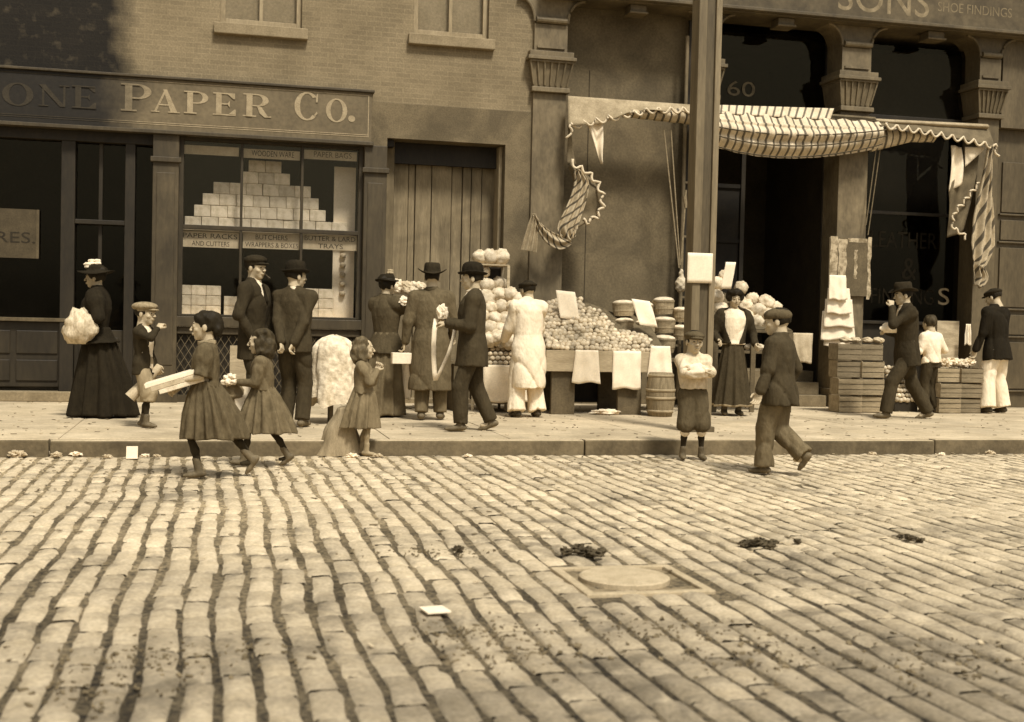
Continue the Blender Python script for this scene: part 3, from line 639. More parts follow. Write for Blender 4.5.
# bay C: show window
C0, C1 = X_(870, 200, F-.06), X_(979, 200, F-.06)
t = MB(); yc = F+.33; zs_ = Z_(920, 325, yc); zbar = Z_(920, 216, yc)
t.box(C0, C1, yc-.04, yc+.03, 0, zs_); t.box(C0, C1, yc-.1, yc+.03, zs_+.001, zs_+.05); t.box(C0, C0+.05, yc-.03, yc+.02, zs_+.051, zf-.15); t.box(C1-.05, C1, yc-.03, yc+.02, zs_+.051, zf-.15)
t.box(C0+.05, C1-.05, yc-.02, yc+.02, zbar, zbar+.05); t.box(C0+.05, C1-.05, yc-.02, yc+.02, Z_(920, 122, yc), Z_(920, 122, yc)+.07)
t.build('show_window_frame', M_DARK2, rb, bev=.005)
t = MB(); t.box(C0+.05, C1-.05, yc, yc+.006, zs_+.05, zf-.15); t.build('show_window_glass', GLASSD, rb)
t = MB(); t.box(C0-.2, C1+.02, yc+1.2, yc+1.3, 0, zf); t.box(C0-.25, C0-.2, yc+.05, yc+1.2, 0, zf); t.box(C1, C1+.02, yc+.03, yc+1.2, 0, zf); t.build('window_interior', M_DARK, rb)
t = MB(); t.box(C0+.06, C1-.25, yc+.12, yc+.14, zbar+.02, Z_(920, 125, yc)); t.build('window_shade', mat('dark_shade', .035, .022, 3), rb)
t = MB(); t.box(C0+.06, C1-.06, yc+.12, yc+.14, Z_(920, 118, yc), zf-.2); t.build('upper_shade', mat('dim_upper_shade', .06, .04, 2), rb)
t = MB(); t.box(c1[0], RX1, F+.9, F+4.0, zf-.05, zf+.05); t.build('inner_ceiling', M_DARK, rb)
gl = thing('gilt_window_lettering', 'dull gilt window lettering LEATHER and FINDINGS on the dark glass', 'sign', (X_(920, 250, yc), yc-.005, Z_(920, 300, yc)))
yy = yc-.003
fit_text('LEATHER', X_(871, 240, yy), X_(937, 240, yy), Z_(904, 248, yy), Z_(904, 232, yy), yy, M_DIMGOLD, gl, 'upper_line')
fit_text('&', X_(903, 240, yy), X_(918, 240, yy), Z_(910, 280, yy), Z_(910, 258, yy), yy, mat('very_dull_gilt', .011, .007, 14, rough=.9, spec=.05), gl, 'ampersand')
fit_text('FINDING', X_(871, 290, yy), X_(934, 290, yy), Z_(904, 304, yy), Z_(904, 289, yy), yy, M_DIMGOLD, gl, 'lower_line')
fit_text('S', X_(938.5, 290, yy), X_(949.5, 290, yy), Z_(944, 305, yy), Z_(944, 288, yy), yy, M_GOLD, gl, 'last_letter')
# right of the last column: panelled door of the next house
nx0, nx1 = X_(1000, 200, F-.06), RX1
nh = thing('panelled_shop_door', 'tall dark panelled door at the right edge behind the man in white trousers', 'door', ((nx0+2), F+.1, 0))
ztop = Z_(1005, 128, F)
M_NEXT = mat('next_door_paint', .10, .07, 3, stretch=(1, 1, .3), rough=.55)
t = MB(); t.box(nx0, nx1, F+.12, F+.3, 0, ztop); zz = .3
for h in (.75, .32, .95, .32, .8):
    for k in range(6): t.box(nx0+.14+k*.9, nx0+.85+k*.9, F+.09, F+.121, zz, min(zz+h, ztop-.1))
    for k in range(6): t.box(nx0+.10+k*.9, nx0+.89+k*.9, F+.07, F+.122, zz-.05, zz-.02)
    zz += h+.12
t.build('leaf', M_NEXT, nh, bev=.008)
t = MB(); t.box(nx0, nx1, F-.02, F+.3, ztop+.001, zf-.001); t.build('header', M_IRON2, nh)
# fascia lettering
fs = thing('fascia_lettering', 'large and small pale letters SONS and SHOE FINDINGS along the fascia', 'sign', (X_(930, 10, F-.25), F-.25, zf))
yy = F-.2515
fit_text('SONS', X_(838, 10, yy), X_(929, 10, yy), Z_(885, 14, yy), Z_(885, -16, yy), yy, mat('fascia_letters', .28, .16, 9), fs, 'large_letters')
fit_text('SHOE FINDINGS', X_(938, 10, yy), X_(1012, 10, yy), Z_(975, 14.5, yy), Z_(975, 5, yy), yy, mat('fascia_letters_small', .22, .13, 9), fs, 'small_letters')
# ------------------------------------------------------------------ people: bodies and clothes as smooth blended surfaces
def surfnet(f, lo, hi, h):
    lo = np.array(lo, float); hi = np.array(hi, float); n = np.maximum(4, np.ceil((hi-lo)/h).astype(int)+1)
    ax = [(lo[i]+h*np.arange(n[i])).astype(np.float32) for i in range(3)]
    P = np.stack(np.meshgrid(*ax, indexing='ij'), -1); g = f(P.reshape(-1, 3)).reshape(n)
    ins = g < 0
    c = np.zeros(n-1, int)
    for i in (0, 1):
        for j in (0, 1):
            for k in (0, 1): c += ins[i:n[0]-1+i, j:n[1]-1+j, k:n[2]-1+k]
    act = (c > 0) & (c < 8); idx = -np.ones(n-1, int); cells = np.argwhere(act); idx[act] = np.arange(len(cells))
    acc = np.zeros((len(cells), 3)); cnt = np.zeros(len(cells))
    cor = [(i, j, k) for i in (0, 1) for j in (0, 1) for k in (0, 1)]
    for a in cor:
        for d in range(3):
            if a[d] == 1: continue
            b = list(a); b[d] = 1
            ga = g[cells[:, 0]+a[0], cells[:, 1]+a[1], cells[:, 2]+a[2]]; gb = g[cells[:, 0]+b[0], cells[:, 1]+b[1], cells[:, 2]+b[2]]
            s = (ga < 0) != (gb < 0); t = np.where(s, ga/np.where(s, ga-gb, 1), 0)
            p = np.array(a, float)[None]+np.zeros((len(cells), 3)); p[:, d] = t
            acc += p*s[:, None]; cnt += s
    V = lo+h*(cells+acc/np.maximum(cnt, 1)[:, None]); Fs = []
    for d in range(3):
        u, w = (d+1) % 3, (d+2) % 3
        sl0 = [slice(None)]*3; sl1 = [slice(None)]*3; sl0[d] = slice(0, n[d]-1); sl1[d] = slice(1, n[d])
        e = ins[tuple(sl0)] != ins[tuple(sl1)]; q = np.argwhere(e); q = q[(q[:, u] > 0) & (q[:, w] > 0) & (q[:, u] < n[u]-1) & (q[:, w] < n[w]-1)]
        def gi(du, dw):
            r = q.copy(); r[:, u] -= du; r[:, w] -= dw; return idx[r[:, 0], r[:, 1], r[:, 2]]
        qd = np.stack([gi(1, 1), gi(0, 1), gi(0, 0), gi(1, 0)], 1); fl = ins[q[:, 0], q[:, 1], q[:, 2]]
        qd[~fl] = qd[~fl][:, ::-1]; Fs.append(qd)
    Fa = np.concatenate(Fs); return V, Fa[(Fa >= 0).all(1)]
def smin(a, b, k):
    if k <= 0: return np.minimum(a, b)
    h = np.clip(.5+.5*(b-a)/k, 0, 1); return b*(1-h)+a*h-k*h*(1-h)
def d_cap(P, a, b, ra, rb, sq=None):
    a = np.array(a, np.float32); b = np.array(b, np.float32)
    if sq is not None:
        ax = np.array(sq[0], np.float32); ax /= np.linalg.norm(ax); k = 1/sq[1]-1
        P = P+((P-a)@ax)[:, None]*ax*k; b = b+((b-a)@ax)*ax*k
    ab = b-a; t = np.clip(((P-a)@ab)/max(1e-9, ab@ab), 0, 1); d = np.linalg.norm(P-a-t[:, None]*ab, axis=1)
    return d-(ra+(rb-ra)*t)
def d_ell(P, c, r, M=None):
    q = P-np.array(c, np.float32)
    if M is not None: q = q@M
    r = np.array(r, np.float32); k0 = np.linalg.norm(q/r, axis=1); k1 = np.linalg.norm(q/(r*r), axis=1); return k0*(k0-1)/np.maximum(k1, 1e-6)
def d_prof(P, keys, M=None, o=None):      # elliptical column with a profile: keys (z, rx, ry, xc, yc)
    q = P if M is None else (P-o)@M+o
    K = np.array(keys, float); z = q[:, 2]; rx = np.interp(z, K[:, 0], K[:, 1]); ry = np.interp(z, K[:, 0], K[:, 2]); xc = np.interp(z, K[:, 0], K[:, 3]); yc = np.interp(z, K[:, 0], K[:, 4])
    e = np.sqrt(((q[:, 0]-xc)/rx)**2+((q[:, 1]-yc)/ry)**2); d = (e-1)*np.minimum(rx, ry)
    return np.maximum(d, np.maximum(K[0, 0]-z, z-K[-1, 0]))
def rotm(axis, deg):
    return np.array(Matrix.Rotation(R_(deg), 3, axis), np.float32)
def folds(P, s=0., A=.004, f=26.):
    x, y, z = P[:, 0]+s, P[:, 1]+s*1.7, P[:, 2]
    rd = lambda q: (1-np.abs(np.sin(q)))**2.2
    m1 = .5+.5*np.sin(f*.33*(z+.6*x)+s*2); m2 = .5+.5*np.sin(f*.27*(x-z+y)+s*4+1.7)
    w = -1.9*m1*rd(f*.55*(z*1.1+x*.9)+1.6*np.sin(f*.3*(x-y)+s))-1.6*m2*rd(f*.6*(z*.5-x*1.5+y*1.2)+1.5*np.sin(f*.25*z+s*3))+.5*np.sin(f*.6*(y-z)+s*5)+.9
    w = -w
    return A*w*1.15
def ik(S, T, l1, l2, pole):
    S = np.array(S, float); T = np.array(T, float); d = T-S; L = np.linalg.norm(d); L2 = min(L, (l1+l2)*.995); dn = d/max(L, 1e-6); T2 = S+dn*L2
    a = (l1*l1-l2*l2+L2*L2)/(2*L2); h = math.sqrt(max(0, l1*l1-a*a)); p = np.array(pole, float); p -= dn*(p@dn); p /= max(1e-6, np.linalg.norm(p))
    return S+dn*a+p*h, T2
CL = {}
def cloth(name, v, v2=None, **k):
    kw = dict(scale=7, bump=.55, bscale=26, rough=.92, spec=.10, fine=.08, bdist=.02, stretch=(1.3, 1.3, .7)); kw.update(k)
    return mat(name, v, v*.72 if v2 is None else v2, **kw)
def mesh_obj(name, V, Fq, mats, root, H, mi=None, smooth=True):
    me = bpy.data.meshes.new(name); me.from_pydata((np.asarray(V)*H).tolist(), [], [tuple(int(i) for i in f) for f in Fq])
    for m_ in mats: me.materials.append(m_)
    if mi is not None: me.polygons.foreach_set('material_index', np.asarray(mi, np.int32))
    if smooth: me.polygons.foreach_set('use_smooth', [True]*len(me.polygons))
    me.update(); o = bpy.data.objects.new(name, me); C.objects.link(o); o.parent = root; return o
def head_field(P, k, fem=False):          # head frame: x right, y forward, z up; in metres for a 0.22 m head
    d = d_ell(P, (0, -.012, .022), (.073, .094, .084)); d = smin(d, d_ell(P, (0, .026, -.034), (.054, .060, .074)), .02)
    d = smin(d, d_ell(P, (0, .056, -.088), (.024, .022, .019)), .015)
    d = smin(d, d_cap(P, (-.03, .078, .02), (.03, .078, .02), .012, .012), .012)
    for s in (-1, 1):
        d = smin(d, d_ell(P, (s*.036, .058, -.028), (.022, .020, .020)), .012)
        e = np.linalg.norm(P-np.array((s*.031, .101, .002), np.float32), axis=1)-.016; d = -smin(-d, e, .008)
        d = smin(d, np.linalg.norm(P-np.array((s*.031, .076, .001), np.float32), axis=1)-.0135, .002)
        d = smin(d, d_ell(P, (s*.075, -.008, -.012), (.009, .019, .030)), .004)
        d = smin(d, d_ell(P, (s*.012, .098, -.030), (.008, .010, .007)), .006)
    d = smin(d, d_cap(P, (0, .084, .010), (0, .107, -.026), .007, .0105), .008)
    d = smin(d, d_ell(P, (0, .089, -.054), (.024, .011, .006)), .004); d = smin(d, d_ell(P, (0, .087, -.064), (.020, .011, .007)), .004)
    d = smin(d, d_cap(P, (0, -.022, -.06), (0, -.035, -.16), .056 if not fem else .048, .062 if not fem else .052), .02)
    return d
def person(label, foot, top, road=False, face=0, kid=False, fem=False, hw=0, ankL=None, ankR=None, handL=None, handR=None, lean=0, side=0, hy=0, hp=0, hr=0,
           poleL=None, poleR=None, parts=(), skin=None, stock=None, bare=False, group=None, xp=None, curl=.9, knees=None, swing=None, curlR=None, hair=None, H=None, fingL=None, fingR=None, hat=None):
    z0 = ROADZ+.002 if road else .002
    base = onZ(foot[0], foot[1], z0)
    if H is None:
        dep = base.dot(CF)-CAMH*CF.z; H = (foot[1]-top)*dep/FPX
    root = thing('person', label, 'person', base, R_(face), group)
    hs = (.178 if kid and H < 1.3 else .165 if kid else .137) * H / .22          # metres per head-metre
    hh = hs*.22/H
    lm = (rotm('Y', side).T @ rotm('X', -(-lean)).T)   # row-vector transform: local torso -> body space
    LM = rotm('X', -lean) @ rotm('Y', side)            # column form
    O = np.array((0, 0, .515), np.float32)
    def T(p): return (LM@(np.array(p, float)-O))+O
    zN = 1-hh-.014; sw = .098 if fem else (.10 if kid else .112)
    zs = zN-.018
    dz = zs-.812
    Nk = T((0, -.004, zN)); HC = T((0, .010, 1-hh*.48)); SL, SR = T((-sw+.004, -.004, zs-.026)), T((sw-.004, -.004, zs-.026))
    hipx = .050
    aL = np.array(ankL if ankL is not None else (-.058, 0, .045), float); aR = np.array(ankR if ankR is not None else (.058, 0, .045), float)
    pz = .515
    dl = 0
    for q_ in (aL, aR):
        reach = math.sqrt(max(.01, .466**2-q_[1]**2-(abs(q_[0])-hipx)**2)); dl = max(dl, .505-q_[2]-reach)
    aL[2] += dl; aR[2] += dl; root.location.z -= dl*H; MW[root.name] = Matrix.Translation(root.location) @ Matrix.Rotation(R_(face), 4, 'Z')
    kL, aL = ik((-hipx, 0, pz-.01), aL, .237, .232, (0 if knees is None else knees[0], 1, 0)); kR, aR = ik((hipx, 0, pz-.01), aR, .237, .232, (0 if knees is None else knees[1], 1, 0))
    wL = np.array(handL if handL is not None else (-.165, .02, .46), float); wR = np.array(handR if handR is not None else (.165, .02, .46), float)
    la = .165 if not kid else .155; lf = .145 if not kid else .135
    eL, wL = ik(SL, wL, la, lf, poleL or (-.5, -1, -.3)); eR, wR = ik(SR, wR, la, lf, poleR or (.5, -1, -.3))
    J = dict(H=H, O=O, T=T, LM=LM, N=Nk, HC=HC, SL=SL, SR=SR, eL=eL, eR=eR, wL=wL, wR=wR, kL=kL, kR=kR, aL=aL, aR=aR, hs=hs, root=root, zs=zs, dz=dz, fem=fem, kid=kid, hip=hipx, pz=pz)
    HM = LM @ rotm('Z', hy) @ rotm('X', hp) @ rotm('Y', hr); J['HM'] = HM
    k = hs/H
    # ---- body
    tk = [(.47, .062, .045, 0, 0), (.52, .078, .053, 0, 0), (.61, .062, .046, 0, 0), (.70+dz, .078, .052, 0, .002), (.76+dz, .082, .052, 0, 0), (.805+dz, .060, .043, 0, -.004), (.835+dz, .03, .03, 0, -.004)]
    LMf = LM.astype(np.float32)
    def arm(P, d, S, E, W, r, kk=.02):
        d = smin(d, d_cap(P, S, E, r[0], r[1]), kk); return smin(d, d_cap(P, E, W, r[1], r[2]), .01)
    def body(P):
        d = d_prof(P, tk, LMf, O)
        for S, E, W in ((SL, eL, wL), (SR, eR, wR)): d = smin(arm(P, d, S, E, W, (.027, .020, .0145)), d_cap(P, T((0, -.012, zs+.004)), S+(0, 0, .002), .028, .026), .02)
        d = smin(d, d_cap(P, T((0, -.004, zs-.01)), HC+HM@np.array((0, -.02, -.05))*k, .034 if not fem else .030, .030 if not fem else .026), .03)
        for s, K_, A_ in ((-1, kL, aL), (1, kR, aR)):
            d = smin(d, d_cap(P, (s*hipx, 0, pz-.01), K_, .036, .022), .02); d = smin(d, d_cap(P, K_, (K_+A_)/2+np.array((0, -.006, .01)), .022, .024), .01); d = smin(d, d_cap(P, (K_+A_)/2+np.array((0, -.006, .01)), A_, .024, .018), .015)
            d = smin(d, d_cap(P, A_+np.array((0, -.012, -.022)), A_+np.array((0, .055, -.028)), .020, .015), .015)
        return d
    allp = np.array([SL, SR, eL, eR, wL, wR, kL, kR, aL, aR, HC]); lo = allp.min(0)-.085; hi = allp.max(0)+.085; lo[2] = -.005; hi[2] = min(hi[2], 1.03)
    lo[:2] = np.minimum(lo[:2], -.13); hi[:2] = np.maximum(hi[:2], .13); J['lo'] = lo; J['hi'] = hi
    V, Fq = surfnet(body, lo, hi, .0115/H*1.0)
    Vs = [V]; Fs = [Fq]; cen = V[Fq].mean(1); mi = np.zeros(len(Fq), int)
    if stock is not None: mi[(cen[:, 2] < .40)] = 3
    MIs = [mi]
    # ---- head
    Vh, Fh = surfnet(lambda P: head_field(P, k, fem), (-.10, -.13, -.15), (.10, .135, .125), .0062)
    ch = Vh[Fh].mean(1); mh = np.zeros(len(Fh), int)
    for s in (-1, 1):
        mh[(((ch-np.array((s*.031, .089, .001)))/np.array((.013, .012, .0055)))**2).sum(1) < 1] = 1
        mh[(((ch-np.array((s*.032, .090, .024)))/np.array((.019, .02, .0045)))**2).sum(1) < 1] = 1
    mh[(((ch-np.array((0, .097, -.059)))/np.array((.020, .02, .0065)))**2).sum(1) < 1] = 2
    off = len(V); Vs.append((Vh*k)@HM.T+HC); Fs.append(Fh+off); MIs.append(mh); off += len(Vh)
    # ---- hands
    for W, E, s, fing, cu_ in ((wL, eL, -1, fingL, curl), (wR, eR, 1, fingR, curl if curlR is None else curlR)):
        d_ = W-E; d_ /= np.linalg.norm(d_)
        if fing is not None: d_ = d_*.5+np.array(fing, float); d_ /= np.linalg.norm(d_)
        n_ = np.cross(d_, (0, 1, 0))*s; 
        if np.linalg.norm(n_) < .3: n_ = np.array((-s, 0, 0), float)
        n_ /= np.linalg.norm(n_); t_ = np.cross(d_, n_); t_ /= np.linalg.norm(t_)      # n: palm side, t: across
        if t_[1]*1.0+t_[2]*.3 < 0: t_ = -t_
        q = hs*.90; u = q/H
        def L(a, b, c): return W+(d_*a+t_*b+n_*c)*u
        def hand(P):
            d = d_cap(P, L(-.01, 0, 0), L(.05, 0, 0), .024*u, .03*u, (n_, .55))
            for i, (o_, ln) in enumerate(((.030, .034), (.010, .038), (-.010, .035), (-.029, .028))):
                kn = L(.082, o_, .0); d = smin(d, d_cap(P, L(.02, o_*.6, 0), kn, .0115*u, .0105*u), .012*u)
                c1, s1 = math.cos(cu_*.6), math.sin(cu_*.6); c2, s2 = math.cos(cu_*1.5), math.sin(cu_*1.5)
                m1 = kn+(d_*c1+n_*s1+t_*o_*.9)*ln*1.1*u; m2 = m1+(d_*c2+n_*s2)*ln*.85*u
                f_ = np.minimum(d_cap(P, kn, m1, .0095*u, .0085*u), d_cap(P, m1, m2, .0085*u, .007*u)); d = smin(d, f_, .004*u)
            th = L(.022, .026, .006); t2 = L(.052, .052, .020); t3 = L(.078, .050, .034)
            d = smin(d, d_cap(P, L(0.005, .012, 0), th, .015*u, .0135*u), .01*u); d = smin(d, np.minimum(d_cap(P, th, t2, .0115*u, .010*u), d_cap(P, t2, t3, .0095*u, .008*u)), .006*u); return d
        c_ = W+d_*.07*u; Vq, Fg = surfnet(hand, c_-.125*u, c_+.125*u, .0052*u)
        Vs.append(Vq); Fs.append(Fg+off); off += len(Vq); MIs.append(np.zeros(len(Fg), int))
        J['hL' if s < 0 else 'hR'] = W+d_*.075*u
    mesh_obj('body', np.concatenate(Vs), np.concatenate(Fs), [skin or M_SKIN, M_FEAT, M_LIP, stock or skin or M_SKIN], root, H, np.concatenate(MIs))
    for p in parts: p(J)
    W_ = MW[root.name]
    J['world'] = lambda q: W_ @ Vector([float(c)*H for c in q])
    return J
# ---- garments
def g_jacket(m_, hem=.42, pad=0.0, flare=.0, open_=0.0, puff=0, sleeve=1.0, A=.0048, seed=0., name='jacket', v=0.0, collar=True, waist=0.0, cuff=None, bust=0, back=0, vmax=.030):
    def f(J):
        O, dz, LMf = J['O'], J['dz'], J['LM'].astype(np.float32); p = .013+pad
        w = -waist
        keys = [(hem, .092+p+flare, .066+p+flare, 0, -back), (.52, .090+p+flare*.45, .064+p+flare*.4, 0, -back*.5), (.60, .075+p+w, .055+p+w, 0, 0), (.70+dz, .088+p, .062+p+bust, 0, .002+bust*.6), (.76+dz, .09+p, .058+p+bust*.6, 0, bust*.5), (.805+dz, .070+p*.8, .047+p*.7, 0, -.004), (.832+dz, .040+p*.5, .040, 0, -.006), (.852+dz, .034, .036, 0, -.006)]
        if hem > .55: keys = [(hem, .075+p+w+flare, .055+p+w+flare, 0, 0)]+[k_ for k_ in keys if k_[0] > hem+.01]
        def fn(P):
            d = d_prof(P, keys, LMf, O)
            for S, E, W, s in ((J['SL'], J['eL'], J['wL'], -1), (J['SR'], J['eR'], J['wR'], 1)):
                r0 = .033+pad*.6; d = smin(d, d_cap(P, J['T']((s*.012, -.012, J['zs']+.004)), S+(0, 0, .004), .030+pad*.4, .0335+pad*.5), .03); d = smin(d, d_cap(P, S, E, r0+puff*.6, .028+pad*.5+(puff*.3 if sleeve > .6 else puff)), .026)
                if puff: d = smin(d, np.linalg.norm(P-(S*.72+E*.28).astype(np.float32), axis=1)-(.036+puff), .02)
                if sleeve > .55:
                    W2 = E+(W-E)*min(1, (sleeve-.5)*2); d = smin(d, d_cap(P, E, W2-(W2-E)*.06, .028+pad*.4, .0225+pad*.3), .012)
            if sleeve < .55:
                for S, E in ((J['SL'], J['eL']), (J['SR'], J['eR'])):
                    n = ((E-S)/np.linalg.norm(E-S)).astype(np.float32); near = np.linalg.norm(P-E.astype(np.float32), axis=1) < .08
                    d = np.where(near, np.maximum(d, (P-(S+(E-S)*.96).astype(np.float32))@n), d)
            if v:
                q = (P-O)@LMf+O; x, z = np.abs(q[:, 0]), q[:, 2]
                zv = .80+dz-v; wd = np.minimum((z-zv)*.34, vmax)+open_
                wg = np.where((q[:, 1] > .0), np.maximum(x-wd, zv-z), 1.0)
                d = np.maximum(d, -wg)
            if open_ and not v: pass
            return d+folds(P, seed+J['H'], A)
        V, Fq = surfnet(fn, J['lo']-.02, [J['hi'][0]+.02, J['hi'][1]+.02, min(J['hi'][2], .88+dz+.02)], .0115/J['H']); mesh_obj(name, V, Fq, [m_], J['root'], J['H'])
    return f
def g_torso(m_, pad=.004, hem=.5, name='shirt', z1=.835, A=.001):
    def f(J):
        O, dz, LMf = J['O'], J['dz'], J['LM'].astype(np.float32); p = pad
        keys = [(hem, .090+p, .064+p, 0, 0), (.60, .075+p, .055+p, 0, 0), (.70+dz, .088+p, .062+p, 0, .002), (.76+dz, .09+p, .060+p, 0, 0), (.805+dz, .066+p, .049+p, 0, -.002), (z1+dz, .036+p, .038+p, 0, -.004)]
        V, Fq = surfnet(lambda P: d_prof(P, keys, LMf, O)+folds(P, 3., A), J['lo'], [J['hi'][0], J['hi'][1], .9+dz], .0115/J['H']); mesh_obj(name, V, Fq, [m_], J['root'], J['H'])
    return f
def g_collar(m_, r=.038, h=.022):
    def f(J):
        N = J['T']((0, -.005, J['zs']+.022)); up = J['LM']@np.array((0, .1, 1.)); up /= np.linalg.norm(up)
        def fn(P):
            q = P-N.astype(np.float32); z = q@up.astype(np.float32); rr = np.linalg.norm(q-z[:, None]*up.astype(np.float32), axis=1)
            return np.maximum(np.abs(rr-r)-.005, np.abs(z)-h/2)
        V, Fq = surfnet(fn, N-.07, N+.07, .0045); mesh_obj('collar', V, Fq, [m_], J['root'], J['H'])
    return f
def g_tie(m_):
    def f(J):
        V, Fq = surfnet(lambda P: d_cap(P, J['T']((0, .052, J['zs']-.0)), J['T']((0, .078, J['zs']-.09)), .009, .014), J['T']((-.05, 0, J['zs']-.13)), J['T']((.05, .14, J['zs']+.04)), .005); mesh_obj('tie', V, Fq, [m_], J['root'], J['H'])
    return f
def g_trousers(m_, hem=.05, r=(.056, .046, .040), A=.0045, seed=1., name='trousers', top=.60, sag=0, bell=0):
    def f(J):
        def fn(P):
            d = d_prof(P, [(.47, .075, .062, 0, 0), (.52, .094, .070, 0, 0), (top, .080, .060, 0, 0)])
            for s, K_, A_ in ((-1, J['kL'], J['aL']), (1, J['kR'], J['aR'])):
                n = ((A_-K_)/np.linalg.norm(A_-K_)).astype(np.float32)
                d1 = d_cap(P, (s*J['hip'], 0, J['pz']-.01), K_, r[0], r[1]); e = K_+(A_-K_)*1.12
                d2 = d_cap(P, K_, e, r[1]+sag, r[2]+sag); cut = K_+(A_-K_)*(1-(hem-.045)/.24)
                d2 = np.maximum(d2, (P-cut.astype(np.float32))@n); d1 = smin(d1, d2, .01); d = smin(d, d1, .012)
            return d+folds(P, seed+J['H'], A, 30)*np.clip((.50-P[:, 2])*12, .15, 1)
        lo = J['lo'].copy()-.01; hi = J['hi'].copy(); hi[2] = top+.02; V, Fq = surfnet(fn, lo, hi+.01, .0115/J['H']); mesh_obj(name, V, Fq, [m_], J['root'], J['H'])
    return f
def g_shoes(m_, boot=.0):
    def f(J):
        for s, A_, K_ in ((-1, J['aL'], J['kL']), (1, J['aR'], J['kR'])):
            sh = (A_-K_)/np.linalg.norm(A_-K_); fw = np.array((s*.12, 1., 0.)); 
            pit = J.get('pitch', {}).get(s, 0)
            fw = np.array((s*.12, math.cos(pit), -math.sin(pit))); dn = np.array((0, -math.sin(pit), -math.cos(pit)))
            he = A_+dn*.020-fw*.018; ba = A_+dn*.027+fw*.055; to = A_+dn*.029+fw*.082
            def fn(P):
                d = d_cap(P, he, ba, .0235, .022, (dn, .8)); d = smin(d, d_cap(P, ba, to, .022, .016, (dn, .75)), .008); d = smin(d, d_cap(P, A_+dn*.01, A_-sh*.02*(1+boot*4)-fw*0, .025, .024), .015)
                sole = (P-(A_+dn*.0445).astype(np.float32))@dn.astype(np.float32); return np.maximum(d, sole)
            V, Fq = surfnet(fn, A_-.13, A_+.14, .0062); mesh_obj('shoe', V, Fq, [m_], J['root'], J['H'])
    return f
def g_pitch(L=0, Rr=0):
    def f(J): J['pitch'] = {-1: R_(L), 1: R_(Rr)}
    return f
def g_skirt(m_, keys, pleats=18, amp=.010, seed=0., name='skirt', trim=None, sharp=1.0):
    # keys: (z, rx, ry, xc, yc)
    def f(J):
        K = np.array(keys, float); nz, na = 34, 120; V = []; z = np.linspace(K[0, 0], K[-1, 0], nz)
        H = J['H']; rs = np.random.default_rng(int(seed*10)+3); ph = rs.uniform(0, 6.28, 6)
        for j, zz in enumerate(z):
            rx, ry, xc, yc = [np.interp(zz, K[:, 0], K[:, i]) for i in (1, 2, 3, 4)]; t = (K[-1, 0]-zz)/(K[-1, 0]-K[0, 0])
            for i in range(na):
                q = 2*math.pi*i/na; c = math.cos(pleats*q+1.3*math.sin(2*q+ph[0])+.8*math.sin(3*q+ph[1])+1.2*t*math.sin(q+ph[2])); c = math.copysign(abs(c)**sharp, c)
                a = amp*(.3+1.1*t)*(c-.2) + amp*1.0*t*math.sin(5*q+ph[3]+t*1.5)+amp*.5*t*math.sin(23*q+ph[5]+3*t); yy = yc+(ry+a)*math.sin(q); p = (xc+(rx+a)*math.cos(q), yy, zz+.004*t*math.sin(7*q+ph[4]))
                V.append(p)
        Fq = [(j*na+i, j*na+(i+1) % na, (j+1)*na+(i+1) % na, (j+1)*na+i) for j in range(nz-1) for i in range(na)]
        mi = [1 if (trim is not None and j < 1) else 0 for j in range(nz-1) for i in range(na)]
        if K[-1, 0] > .5: V = [tuple(J['T'](p)) if p[2] > .5 else p for p in V]
        o = mesh_obj(name, V, Fq, [m_, trim or m_], J['root'], H, mi); s = o.modifiers.new('thickness', 'SOLIDIFY'); s.thickness = .008; s.offset = -1
    return f
def headmesh(J, V):
    V = np.asarray(V, float); return (V*(J['hs']/J['H']))@J['HM'].T+J['HC']
